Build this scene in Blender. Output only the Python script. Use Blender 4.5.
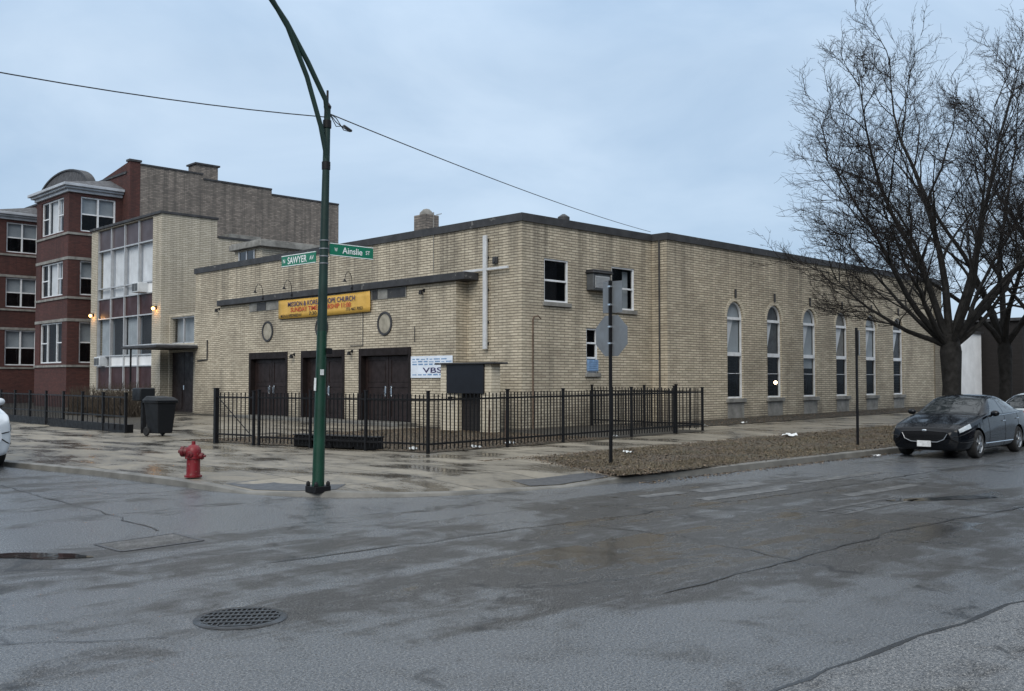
import bpy, bmesh, math, random
from mathutils import Vector, Matrix
from mathutils import noise as mnoise
from mathutils.geometry import tessellate_polygon
R = math.radians; PI = math.pi
random.seed(7)
for o in list(bpy.data.objects): bpy.data.objects.remove(o)
SC = bpy.context.scene; COL = SC.collection

# ------------------------------------------------------------------ camera
cd = bpy.data.cameras.new('camera'); cam = bpy.data.objects.new('camera', cd); COL.objects.link(cam)
cam.location = (0, 0, 1.65); cam.rotation_euler = (R(92.016), 0, R(-44.5))
cd.sensor_width = 36; cd.lens = 980/1024*36; cd.clip_end = 2000; cd.clip_start = .1
SC.camera = cam
# ------------------------------------------------------------------ world, sun, exposure
W = bpy.data.worlds.new('World'); SC.world = W; W.use_nodes = True
SUN_EL, SUN_AZ = R(38), R(238)          # azimuth clockwise from +Y, where the light comes from
def build_world():
    nt = W.node_tree; N = nt.nodes; L = nt.links; N.clear()
    out = N.new('ShaderNodeOutputWorld'); bg = N.new('ShaderNodeBackground'); L.new(bg.outputs[0], out.inputs[0])
    bg.inputs[1].default_value = .1
    sky = N.new('ShaderNodeTexSky'); sky.sky_type = 'NISHITA'; sky.sun_disc = False
    sky.sun_elevation = SUN_EL; sky.sun_rotation = SUN_AZ; sky.dust_density = 2.5
    tc = N.new('ShaderNodeTexCoord'); sep = N.new('ShaderNodeSeparateXYZ'); L.new(tc.outputs['Generated'], sep.inputs[0])
    mp = N.new('ShaderNodeMapping'); mp.inputs['Scale'].default_value = (1, 1, 2.2); L.new(tc.outputs['Generated'], mp.inputs[0])
    nz = N.new('ShaderNodeTexNoise'); nz.inputs['Scale'].default_value = 3.4; nz.inputs['Detail'].default_value = 9
    nz.inputs['Roughness'].default_value = .52; nz.inputs['Distortion'].default_value = .35
    L.new(mp.outputs[0], nz.inputs['Vector'])
    rp = N.new('ShaderNodeValToRGB'); e = rp.color_ramp.elements
    e[0].position = .34; e[0].color = (3.6, 4.85, 6.4, 1); e[1].position = .66; e[1].color = (5.0, 6.2, 7.6, 1)
    L.new(nz.outputs['Fac'], rp.inputs[0])
    # an overcast sky is brighter overhead than at the horizon
    gr = N.new('ShaderNodeMapRange'); gr.inputs['From Min'].default_value = .3; gr.inputs['From Max'].default_value = 1
    gr.inputs['To Min'].default_value = 1.0; gr.inputs['To Max'].default_value = 1.9
    L.new(sep.outputs['Z'], gr.inputs['Value'])
    vm = N.new('ShaderNodeVectorMath'); vm.operation = 'SCALE'
    wh = N.new('ShaderNodeMapRange'); wh.inputs['From Min'].default_value = .36; wh.inputs['From Max'].default_value = .75; L.new(sep.outputs['Z'], wh.inputs['Value'])
    nm = N.new('ShaderNodeMix'); nm.data_type = 'RGBA'; L.new(wh.outputs[0], nm.inputs['Factor']); L.new(rp.outputs[0], nm.inputs['A']); nm.inputs['B'].default_value = (6.5, 6.9, 7.3, 1)
    L.new(nm.outputs['Result'], vm.inputs[0]); L.new(gr.outputs[0], vm.inputs['Scale'])
    mx = N.new('ShaderNodeMix'); mx.data_type = 'RGBA'; mx.inputs['Factor'].default_value = .88
    L.new(sky.outputs[0], mx.inputs['A']); L.new(vm.outputs[0], mx.inputs['B'])
    L.new(mx.outputs['Result'], bg.inputs[0])
build_world()
sd = bpy.data.lights.new('sun', 'SUN'); sun = bpy.data.objects.new('sun', sd); COL.objects.link(sun)
sd.energy = 1.4; sd.angle = R(40); sd.color = (1, .95, .86)
_d = Vector((math.sin(SUN_AZ)*math.cos(SUN_EL), math.cos(SUN_AZ)*math.cos(SUN_EL), math.sin(SUN_EL)))
sun.rotation_euler = _d.to_track_quat('Z', 'Y').to_euler(); sun.location = _d*60
vs = SC.view_settings; vs.view_transform = 'Standard'; vs.look = 'None'; vs.exposure = 0.36; vs.gamma = 1; vs.use_curve_mapping = False
SC.render.engine = 'CYCLES'
SC.render.resolution_x = 1024; SC.render.resolution_y = 691

# ------------------------------------------------------------------ mesh builder
class MB:
    def __init__(s): s.v = []; s.f = []; s.sm = []
    def add(s, vs, fs, smooth=False):
        b = len(s.v); s.v += [tuple(p) for p in vs]
        for f in fs: s.f.append([b+i for i in f]); s.sm.append(smooth)
        return s
    def box(s, a, b):
        x0, x1 = sorted((a[0], b[0])); y0, y1 = sorted((a[1], b[1])); z0, z1 = sorted((a[2], b[2]))
        return s.add([(x0,y0,z0),(x1,y0,z0),(x1,y1,z0),(x0,y1,z0),(x0,y0,z1),(x1,y0,z1),(x1,y1,z1),(x0,y1,z1)],
              [(0,3,2,1),(4,5,6,7),(0,1,5,4),(1,2,6,5),(2,3,7,6),(3,0,4,7)])
    def bar(s, p, q, w, h, up=(0,0,1)):       # box beam from p to q
        p, q = Vector(p), Vector(q); d = (q-p).normalized(); u = Vector(up)
        if abs(d.dot(u)) > .99: u = Vector((1,0,0))
        r = d.cross(u).normalized()*w/2; u = r.cross(d).normalized()*h/2
        c = [p-r-u, p+r-u, p+r+u, p-r+u, q-r-u, q+r-u, q+r+u, q-r+u]
        return s.add(c, [(0,1,2,3),(7,6,5,4),(0,4,5,1),(1,5,6,2),(2,6,7,3),(3,7,4,0)])
    def tube(s, pts, rad, n=8, cap=True, smooth=True):
        pts = [Vector(p) for p in pts]
        if not hasattr(rad, '__len__'): rad = [rad]*len(pts)
        t0 = (pts[1]-pts[0]).normalized(); a = Vector((0,0,1)) if abs(t0.z) < .9 else Vector((1,0,0))
        u = t0.cross(a).normalized(); V = []; F = []
        for i, p in enumerate(pts):
            t = (pts[min(i+1, len(pts)-1)]-pts[max(i-1, 0)]).normalized()
            u = (u-t*u.dot(t)).normalized(); w = t.cross(u)
            for k in range(n):
                an = 2*PI*k/n; V.append(p+(u*math.cos(an)+w*math.sin(an))*rad[i])
        for i in range(len(pts)-1):
            for k in range(n):
                k2 = (k+1) % n; F.append((i*n+k, i*n+k2, (i+1)*n+k2, (i+1)*n+k))
        s.add(V, F, smooth)
        if cap:
            b = len(s.v)-len(V); m = len(V)
            s.f.append([b+k for k in range(n)][::-1]); s.sm.append(False)
            s.f.append([b+m-n+k for k in range(n)]); s.sm.append(False)
        return s
    def lathe(s, prof, c=(0,0,0), n=20, axis='z', smooth=True):   # prof: (r, h)
        V = []; F = []
        for r, h in prof:
            for k in range(n):
                an = 2*PI*k/n; x, y = r*math.cos(an), r*math.sin(an)
                p = {'z': (x,y,h), 'x': (h,x,y), 'y': (y,h,x)}[axis]
                V.append((p[0]+c[0], p[1]+c[1], p[2]+c[2]))
        for i in range(len(prof)-1):
            for k in range(n):
                k2 = (k+1) % n; F.append((i*n+k, i*n+k2, (i+1)*n+k2, (i+1)*n+k))
        if prof[0][0] > 1e-5: F.append(tuple(range(n))[::-1])
        if prof[-1][0] > 1e-5: F.append(tuple((len(prof)-1)*n+k for k in range(n)))
        return s.add(V, F, smooth)
    def poly(s, outer, holes, fn, depth=0, nrm=None, back=False):
        """2D polygon with holes mapped by fn(u,v)->Vector; depth: reveals along nrm (inward)"""
        loops = [outer]+holes
        tri = tessellate_polygon([[Vector((p[0], p[1], 0)) for p in l] for l in loops])
        flat = [p for l in loops for p in l]
        V = [fn(*p) for p in flat]; s.add(V, [tuple(t) for t in tri])
        if nrm is not None and depth:
            nv = Vector(nrm)*depth
            for l in loops[1:]:
                a = [Vector(fn(*p)) for p in l]; n = len(a)
                s.add(a+[p+nv for p in a], [(i, (i+1) % n, n+(i+1) % n, n+i) for i in range(n)])
        return s
    def prism(s, pts, vec):                    # planar polygon extruded along vec
        n = len(pts); v = Vector(vec); p = [Vector(q) for q in pts]
        return s.add(p+[q+v for q in p], [tuple(range(n))[::-1], tuple(range(n, 2*n))]+[(i, (i+1) % n, n+(i+1) % n, n+i) for i in range(n)])
    def sphere(s, c, r, n=14, m=8, sq=(1,1,1)):
        V = []; F = []
        for i in range(m+1):
            th = PI*i/m
            for k in range(n):
                an = 2*PI*k/n; V.append((c[0]+r*sq[0]*math.sin(th)*math.cos(an), c[1]+r*sq[1]*math.sin(th)*math.sin(an), c[2]+r*sq[2]*math.cos(th)))
        for i in range(m):
            for k in range(n):
                k2 = (k+1) % n; F.append((i*n+k, (i+1)*n+k, (i+1)*n+k2, i*n+k2))
        return s.add(V, F, True)
    def build(s, name, mat, parent=None, world=True, bevel=0, fix=True):
        off = Vector((0,0,0))
        if parent is not None and world:
            q = parent
            while q is not None: off += q.location; q = q.parent
        me = bpy.data.meshes.new(name); me.from_pydata([tuple(Vector(p)-off) for p in s.v], [], s.f); me.update()
        me.polygons.foreach_set('use_smooth', s.sm)
        if fix and len(s.f) < 60000:
            bm = bmesh.new(); bm.from_mesh(me); bmesh.ops.recalc_face_normals(bm, faces=bm.faces); bm.to_mesh(me); bm.free()
        me.set_sharp_from_angle(angle=R(38))
        if mat is not None: me.materials.append(mat)
        o = bpy.data.objects.new(name, me); COL.objects.link(o)
        if parent is not None: o.parent = parent
        if bevel:
            m = o.modifiers.new('bevel', 'BEVEL'); m.width = bevel; m.segments = 2; m.limit_method = 'ANGLE'; m.angle_limit = R(40)
        return o
def tag(o, label=None, cat=None, group=None, kind=None):
    if label: o['label'] = label
    if cat: o['category'] = cat
    if group: o['group'] = group
    if kind: o['kind'] = kind
    return o
def empty(name, loc, label, cat, group=None, rz=0):
    o = bpy.data.objects.new(name, None); COL.objects.link(o); o.location = loc; o.rotation_euler = (0,0,rz); o.empty_display_size = .3
    return tag(o, label, cat, group)
def copy_tree(o, parent=None):
    c = o.copy(); COL.objects.link(c); c.parent = parent
    for ch in list(o.children): copy_tree(ch, c)
    return c
def smooth01(t): t = max(0, min(1, t)); return t
def h(x, y): return .12+.007*max(0, min(x, 90)-13)*smooth01((y-9.8)/3.9)
def text_part(name, body, mat, parent, o, ux, uy, w, hgt, nrm, off=.006, world=True):
    """lettering in a w x hgt box; o = lower-left corner, ux/uy axes"""
    cu = bpy.data.curves.new('t', 'FONT'); cu.body = body; cu.size = 1; cu.extrude = 0; cu.offset = .012
    ob = bpy.data.objects.new('t', cu); COL.objects.link(ob)
    dg = bpy.context.evaluated_depsgraph_get(); me = bpy.data.meshes.new_from_object(ob.evaluated_get(dg))
    bpy.data.objects.remove(ob)
    xs = [v.co.x for v in me.vertices]; ys = [v.co.y for v in me.vertices]
    x0, x1, y0, y1 = min(xs), max(xs), min(ys), max(ys)
    m = MB(); o, ux, uy, nrm = Vector(o), Vector(ux), Vector(uy), Vector(nrm)
    m.add([o+ux*((v.co.x-x0)/(x1-x0)*w)+uy*((v.co.y-y0)/(y1-y0)*hgt)+nrm*off for v in me.vertices], [tuple(p.vertices) for p in me.polygons])
    bpy.data.meshes.remove(me)
    return m.build(name, mat, parent, world, fix=False)

# ------------------------------------------------------------------ materials
MATS = {}
def new_mat(name):
    m = bpy.data.materials.new(name); m.use_nodes = True; nt = m.node_tree
    return m, nt.nodes, nt.links, nt.nodes['Principled BSDF']
def col(c): return (c[0], c[1], c[2], 1)
def nmix(N, L, fac, a, b, blend='MIX'):
    x = N.new('ShaderNodeMix'); x.data_type = 'RGBA'; x.blend_type = blend
    for key, val in (('Factor', fac), ('A', a), ('B', b)):
        if isinstance(val, bpy.types.NodeSocket): L.new(val, x.inputs[key])
        elif isinstance(val, (int, float)): x.inputs[key].default_value = val
        else: x.inputs[key].default_value = col(val)
    return x.outputs['Result']
def nnoise(N, L, scale, detail=4, rough=.55, vec=None, dist=0, mscale=None, rot=None):
    n = N.new('ShaderNodeTexNoise'); n.inputs['Scale'].default_value = scale; n.inputs['Detail'].default_value = detail
    n.inputs['Roughness'].default_value = rough; n.inputs['Distortion'].default_value = dist
    if vec is None: vec = N.new('ShaderNodeTexCoord').outputs['Object']
    if mscale or rot:
        mp = N.new('ShaderNodeMapping'); L.new(vec, mp.inputs[0])
        if mscale: mp.inputs['Scale'].default_value = mscale
        if rot: mp.inputs['Rotation'].default_value = rot
        vec = mp.outputs[0]
    L.new(vec, n.inputs['Vector']); return n.outputs['Fac']
def nrange(N, L, v, a, b, c=0, d=1, smooth=False):
    m = N.new('ShaderNodeMapRange'); L.new(v, m.inputs['Value'])
    if smooth: m.interpolation_type = 'SMOOTHSTEP'
    for k, x in (('From Min', a), ('From Max', b), ('To Min', c), ('To Max', d)): m.inputs[k].default_value = x
    return m.outputs['Result']
def nmath(N, L, op, a, b=None):
    m = N.new('ShaderNodeMath'); m.operation = op
    for i, x in enumerate((a, b)):
        if x is None: continue
        if isinstance(x, bpy.types.NodeSocket): L.new(x, m.inputs[i])
        else: m.inputs[i].default_value = x
    return m.outputs[0]
def nbump(N, L, b, hgt, strength=.3, dist=.01):
    n = N.new('ShaderNodeBump'); n.inputs['Strength'].default_value = strength; n.inputs['Distance'].default_value = dist
    L.new(hgt, n.inputs['Height']); L.new(n.outputs[0], b.inputs['Normal']); return n
def simple(name, c, rough=.5, metal=0, var=.25, scale=6, bump=0, spec=.5, coat=0, bscale=40):
    m, N, L, b = new_mat(name)
    n = nnoise(N, L, scale, 5)
    f = nrange(N, L, n, .3, .7, 1-var, 1+var)
    vm = N.new('ShaderNodeVectorMath'); vm.operation = 'SCALE'; vm.inputs[0].default_value = c; L.new(f, vm.inputs['Scale'])
    L.new(vm.outputs[0], b.inputs['Base Color'])
    L.new(nrange(N, L, n, .3, .7, min(1, rough*1.25), rough*.8), b.inputs['Roughness'])
    b.inputs['Metallic'].default_value = metal; b.inputs['Specular IOR Level'].default_value = spec
    if coat: b.inputs['Coat Weight'].default_value = coat; b.inputs['Coat Roughness'].default_value = .06
    if bump: nbump(N, L, b, nnoise(N, L, bscale, 4), bump, .01)
    return m
def wallvec(N, L):
    """(along, up) wall coordinates chosen by the face normal"""
    tc = N.new('ShaderNodeTexCoord'); s = N.new('ShaderNodeSeparateXYZ'); L.new(tc.outputs['Object'], s.inputs[0])
    g = N.new('ShaderNodeSeparateXYZ'); L.new(tc.outputs['Normal'], g.inputs[0])
    isx = nmath(N, L, 'GREATER_THAN', nmath(N, L, 'ABSOLUTE', g.outputs['X']), .5)
    u = N.new('ShaderNodeMix'); L.new(isx, u.inputs['Factor']); L.new(s.outputs['X'], u.inputs['A']); L.new(s.outputs['Y'], u.inputs['B'])
    c = N.new('ShaderNodeCombineXYZ'); L.new(u.outputs['Result'], c.inputs['X']); L.new(s.outputs['Z'], c.inputs['Y'])
    return c.outputs[0], tc.outputs['Object']
def brick(name, c1, c2, mortar, bw=.3, bh=.09, ms=.014, stain=.35, stain_c=(.05,.045,.04), bump=.6, line=.8):
    m, N, L, b = new_mat(name); uv, ob = wallvec(N, L)
    t = N.new('ShaderNodeTexBrick'); L.new(uv, t.inputs['Vector']); t.inputs['Scale'].default_value = 1
    t.inputs['Brick Width'].default_value = bw; t.inputs['Row Height'].default_value = bh; t.inputs['Mortar Size'].default_value = ms
    t.inputs['Mortar Smooth'].default_value = .15; t.inputs['Bias'].default_value = 0
    soft = tuple(.45*a+.55*d for a, d in zip(c2, mortar))
    t.inputs['Color1'].default_value = col(c1); t.inputs['Color2'].default_value = col(c2); t.inputs['Mortar'].default_value = col(soft)
    # deep raked bed joints, patchier from place to place
    s = N.new('ShaderNodeSeparateXYZ'); L.new(uv, s.inputs[0])
    fr = nmath(N, L, 'FRACT', nmath(N, L, 'DIVIDE', s.outputs['Y'], bh)); tri = nmath(N, L, 'ABSOLUTE', nmath(N, L, 'SUBTRACT', fr, .5))
    bed = nrange(N, L, tri, .36, .44, 0, 1, True)
    runs = nnoise(N, L, 1.0, 4, .7, uv, 0, (1.6, 11.0, 1)); bedk = nmath(N, L, 'MULTIPLY', bed, nrange(N, L, runs, .36, .60, line*.35, line))
    big = nnoise(N, L, .55, 6, .6, ob); strk = nnoise(N, L, 1.0, 4, .6, ob, 0, (1.3, 1.3, .16))
    fine = nnoise(N, L, 3.0, 4, .7, uv, 0, (1.0, 9.0, 1))
    c = nmix(N, L, nrange(N, L, big, .42, .75, 0, stain), t.outputs['Color'], stain_c)
    c = nmix(N, L, nrange(N, L, strk, .52, .8, 0, stain*1.1), c, stain_c)
    so = N.new('ShaderNodeSeparateXYZ'); L.new(ob, so.inputs[0]); st2 = nnoise(N, L, 1.0, 5, .65, ob, 0, (3.2, 3.2, .10))
    rain = nmath(N, L, 'MULTIPLY', nrange(N, L, st2, .45, .66), nrange(N, L, so.outputs['Z'], 3.2, 6.6, 0, stain*1.6)); c = nmix(N, L, rain, c, stain_c)
    spl = nmath(N, L, 'MULTIPLY', nrange(N, L, big, .35, .6, .3, 1), nrange(N, L, so.outputs['Z'], .9, .0, 0, stain*1.5)); c = nmix(N, L, spl, c, stain_c)
    c = nmix(N, L, nrange(N, L, fine, .54, .70, 0, .6), c, mortar)
    c = nmix(N, L, bedk, c, tuple(x*.45 for x in mortar))
    L.new(c, b.inputs['Base Color']); b.inputs['Roughness'].default_value = .8; b.inputs['Specular IOR Level'].default_value = .25
    hh = nmath(N, L, 'SUBTRACT', nmath(N, L, 'MULTIPLY', nnoise(N, L, 30, 3, .6, ob), .25), bed)
    nbump(N, L, b, hh, bump, .02)
    return m
def painted(name, c, chip, amount=.62, rough=.42, sc=16, spec=.4):
    m, N, L, b = new_mat(name); tc = N.new('ShaderNodeTexCoord').outputs['Object']
    a = nnoise(N, L, sc, 8, .72, tc); g = nnoise(N, L, 2.2, 5, .6, tc); st = nnoise(N, L, 6, 5, .6, tc, 0, (1,1,.15))
    k = nrange(N, L, a, amount, amount+.035); cc = nmix(N, L, nrange(N, L, g, .35, .65), c, tuple(x*.55 for x in c))
    cc = nmix(N, L, nrange(N, L, st, .52, .75, 0, .45), cc, tuple(x*.4+.006 for x in c)); cc = nmix(N, L, k, cc, chip); L.new(cc, b.inputs['Base Color'])
    L.new(nrange(N, L, a, .3, .75, rough*.8, rough*1.5), b.inputs['Roughness']); b.inputs['Specular IOR Level'].default_value = spec
    nbump(N, L, b, a, .15, .006); return m
M = {}
M['brick'] = brick('cream_face_brick', (.62,.55,.425), (.455,.395,.30), (.115,.098,.076), bw=.34, bh=.084, stain=.40, line=.74)
M['brick2'] = brick('buff_brick', (.55,.50,.41), (.46,.415,.33), (.20,.18,.14), stain=.18, line=.6)
M['brickpier'] = brick('pale_pier_brick', (.60,.54,.43), (.53,.47,.36), (.30,.26,.2), stain=.12, line=.3)
M['redbrick'] = brick('red_brick', (.112,.044,.038), (.072,.031,.029), (.06,.042,.036), .22, .075, .01, .3, (.03,.02,.02))
M['darkbuff'] = brick('dark_buff_brick', (.30,.265,.205), (.23,.20,.155), (.09,.08,.065), stain=.4, line=.6)  # darker buff brick of the strip at the wall end
M['greybrick'] = brick('grey_common_brick', (.33,.28,.24), (.14,.12,.105), (.20,.185,.17), .25, .09, .02, .45, (.07,.065,.06))
M['darkbrick'] = brick('dark_brick', (.024,.021,.021), (.018,.016,.016), (.022,.02,.02), .22, .075, .012, .3, (.02,.02,.02))
M['coping'] = painted('dark_coping', (.050,.050,.053), (.16,.16,.155), .62, .55, 3, .35)
M['roof'] = simple('roof_felt', (.05,.05,.055), .9, 0, .3, 2)
M['shingle'] = simple('slate_shingle', (.07,.07,.075), .8, 0, .35, 5, .4)
M['darkpaint'] = simple('dark_brown_door_paint', (.019,.012,.011), .5, 0, .35, 4, 0, .25)
M['frame_dark'] = simple('dark_door_frame', (.014,.010,.0095), .6, 0, .3, 4, 0, .2)
M['white'] = simple('white_window_paint', (.66,.68,.70), .5, 0, .12, 5)
M['whitewall'] = simple('white_wall_paint', (.72,.73,.74), .7, 0, .12, 1.5)
M['crosspaint'] = simple('dull_white_paint', (.52,.53,.54), .6, 0, .12, 5)
M['grey_stone'] = simple('grey_stone', (.20,.195,.18), .75, 0, .35, 3, .3)
M['greytrim'] = simple('pale_grey_cornice', (.36,.385,.42), .6, 0, .2, 2)
M['mullion'] = simple('aluminium_mullion', (.45,.46,.47), .4, .3, .12, 3)
M['black'] = simple('black_iron', (.006,.006,.007), .5, 0, .3, 10, 0, .25)
M['rubber'] = simple('rubber', (.012,.012,.012), .8, 0, .2, 10)
M['concrete_trim'] = simple('curb_concrete', (.13,.125,.112), .5, 0, .35, 2.5, .3)
M['green'] = painted('green_pole_paint', (.007,.048,.028), (.10,.10,.09), .66, .38, 9)
M['green_old'] = painted('weathered_pole_paint', (.013,.036,.030), (.07,.08,.08), .66, .5, 9, .3)
M['signgreen'] = simple('green_sign', (.004,.155,.085), .35, 0, .1, 3)
M['signwhite'] = simple('white_lettering', (.78,.8,.8), .5, 0, .05, 3)
M['alum'] = simple('sign_back_aluminium', (.20,.215,.23), .5, .55, .15, 4)
M['red'] = painted('hydrant_red', (.20,.010,.016), (.22,.13,.11), .60, .36, 18)
M['reddark'] = painted('hydrant_cap_red', (.13,.008,.013), (.10,.05,.035), .58, .4, 18)
M['yellow'] = simple('yellow_banner_vinyl', (.60,.36,.07), .5, 0, .12, 2)
M['ink_navy'] = simple('navy_ink', (.03,.022,.10), .6)
M['ink_red'] = simple('red_ink', (.42,.03,.02), .6)
M['ink_black'] = simple('black_ink', (.015,.013,.013), .6)
M['ink_blue'] = simple('pale_blue_ink', (.16,.27,.44), .6)
M['banner_white'] = simple('white_vinyl', (.66,.72,.80), .5, 0, .1, 3)
M['screen'] = simple('dark_sign_panel', (.007,.008,.012), .45, 0, .2, 2, 0, .3)
M['binplastic'] = simple('black_bin_plastic', (.006,.007,.009), .5, 0, .2, 5, 0, .3)
M['bark'] = simple('wet_bark', (.013,.012,.011), .85, 0, .45, 5, .8, .3)
M['twig'] = simple('dark_twigs', (.017,.014,.013), .85, 0, .3, 5, 0, .25)
M['leafstem'] = simple('hedge_twigs', (.055,.042,.030), .9, 0, .5, 3)
M['rust'] = simple('rusty_steel', (.10,.065,.045), .8, 0, .4, 6)
M['purple'] = simple('plum_spandrel', (.072,.054,.059), .4, 0, .15, 1, 0, .3)
M['maroon'] = simple('maroon_spandrel', (.044,.0165,.0165), .45, 0, .2, 1.5, 0, .25)
M['curtain'] = simple('pale_curtain', (.80,.84,.88), .85, 0, .12, 1.6)
M['blind'] = simple('grey_blind', (.38,.43,.47), .8, 0, .15, 1.6)
M['dark_in'] = simple('dark_room', (.012,.013,.016), .9, 0, .3, 1)
M['acgrey'] = simple('grey_ac_case', (.07,.075,.08), .6, 0, .25, 4)
M['acwhite'] = simple('white_ac_case', (.55,.58,.60), .5, 0, .15, 4)
M['paper'] = simple('paper_litter', (.62,.64,.64), .8, 0, .2, 8)
M['chrome'] = simple('chrome', (.62,.63,.64), .12, 1, .05, 4)
M['rim'] = simple('alloy_rim', (.32,.33,.34), .3, .8, .1, 4)
M['lamp_lens'] = simple('headlight_lens', (.40,.43,.45), .08, 0, .3, 12, 0, .6, .6)
M['plate'] = simple('licence_plate', (.55,.56,.56), .5, 0, .25, 14)
M['canopytop'] = simple('wet_canopy_metal', (.32,.33,.34), .25, .2, .4, 2)
M['medallion'] = simple('medallion_stone', (.30,.275,.22), .8, 0, .25, 4)
M['tactile'] = simple('dark_tactile_plate', (.045,.045,.048), .4, 0, .3, 5, .5)
M['iron'] = simple('cast_iron', (.05,.052,.055), .30, .7, .4, 9, .4)
M['wire'] = simple('cable_black', (.02,.021,.024), .6)
def carpaint(name, c):
    m, N, L, b = new_mat(name); b.inputs['Base Color'].default_value = col(c); b.inputs['Metallic'].default_value = 0; b.inputs['Specular IOR Level'].default_value = .13
    n = nnoise(N, L, 22, 5, .7); L.new(nrange(N, L, n, .45, .65, .10, .32), b.inputs['Roughness'])
    b.inputs['Coat Weight'].default_value = .28; b.inputs['Coat Roughness'].default_value = .04; return m
M['car_black'] = carpaint('black_car_paint', (.003,.004,.006))
M['car_white'] = carpaint('white_car_paint', (.50,.54,.58))
M['car_silver'] = carpaint('silver_car_paint', (.42,.46,.48))
def glass(name, c, tr, rough=.03):
    m, N, L, b = new_mat(name); b.inputs['Base Color'].default_value = col(c)
    n = nnoise(N, L, 1.3, 3); L.new(nrange(N, L, n, .3, .7, rough, rough*2.5), b.inputs['Roughness'])
    b.inputs['Specular IOR Level'].default_value = .6
    if tr:
        out = [q for q in N if q.type == 'OUTPUT_MATERIAL'][0]; t = N.new('ShaderNodeBsdfTransparent'); x = N.new('ShaderNodeMixShader')
        x.inputs[0].default_value = tr; L.new(b.outputs[0], x.inputs[1]); L.new(t.outputs[0], x.inputs[2]); L.new(x.outputs[0], out.inputs[0])
    nbump(N, L, b, nnoise(N, L, .9, 2), .06, .05)
    return m
M['glass'] = glass('window_glass', (.012,.015,.019), .76)
M['glassdark'] = glass('dark_glass', (.010,.012,.016), 0)
M['sideglass'] = glass('grey_reflection_car_glass', (.075,.085,.09), 0, .03)  # base lightened to grey, standing in for reflections on the side windows
M['carglass'] = glass('car_glass', (.012,.016,.018), 0, .02)
def emit(name, c, s):
    m, N, L, b = new_mat(name); b.inputs['Base Color'].default_value = col(c)
    b.inputs['Emission Color'].default_value = col(c); b.inputs['Emission Strength'].default_value = s; return m
M['bulb'] = emit('warm_bulb', (1,.50,.14), 9)
M['bulb2'] = emit('window_bulb', (1,.78,.5), 8)

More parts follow.
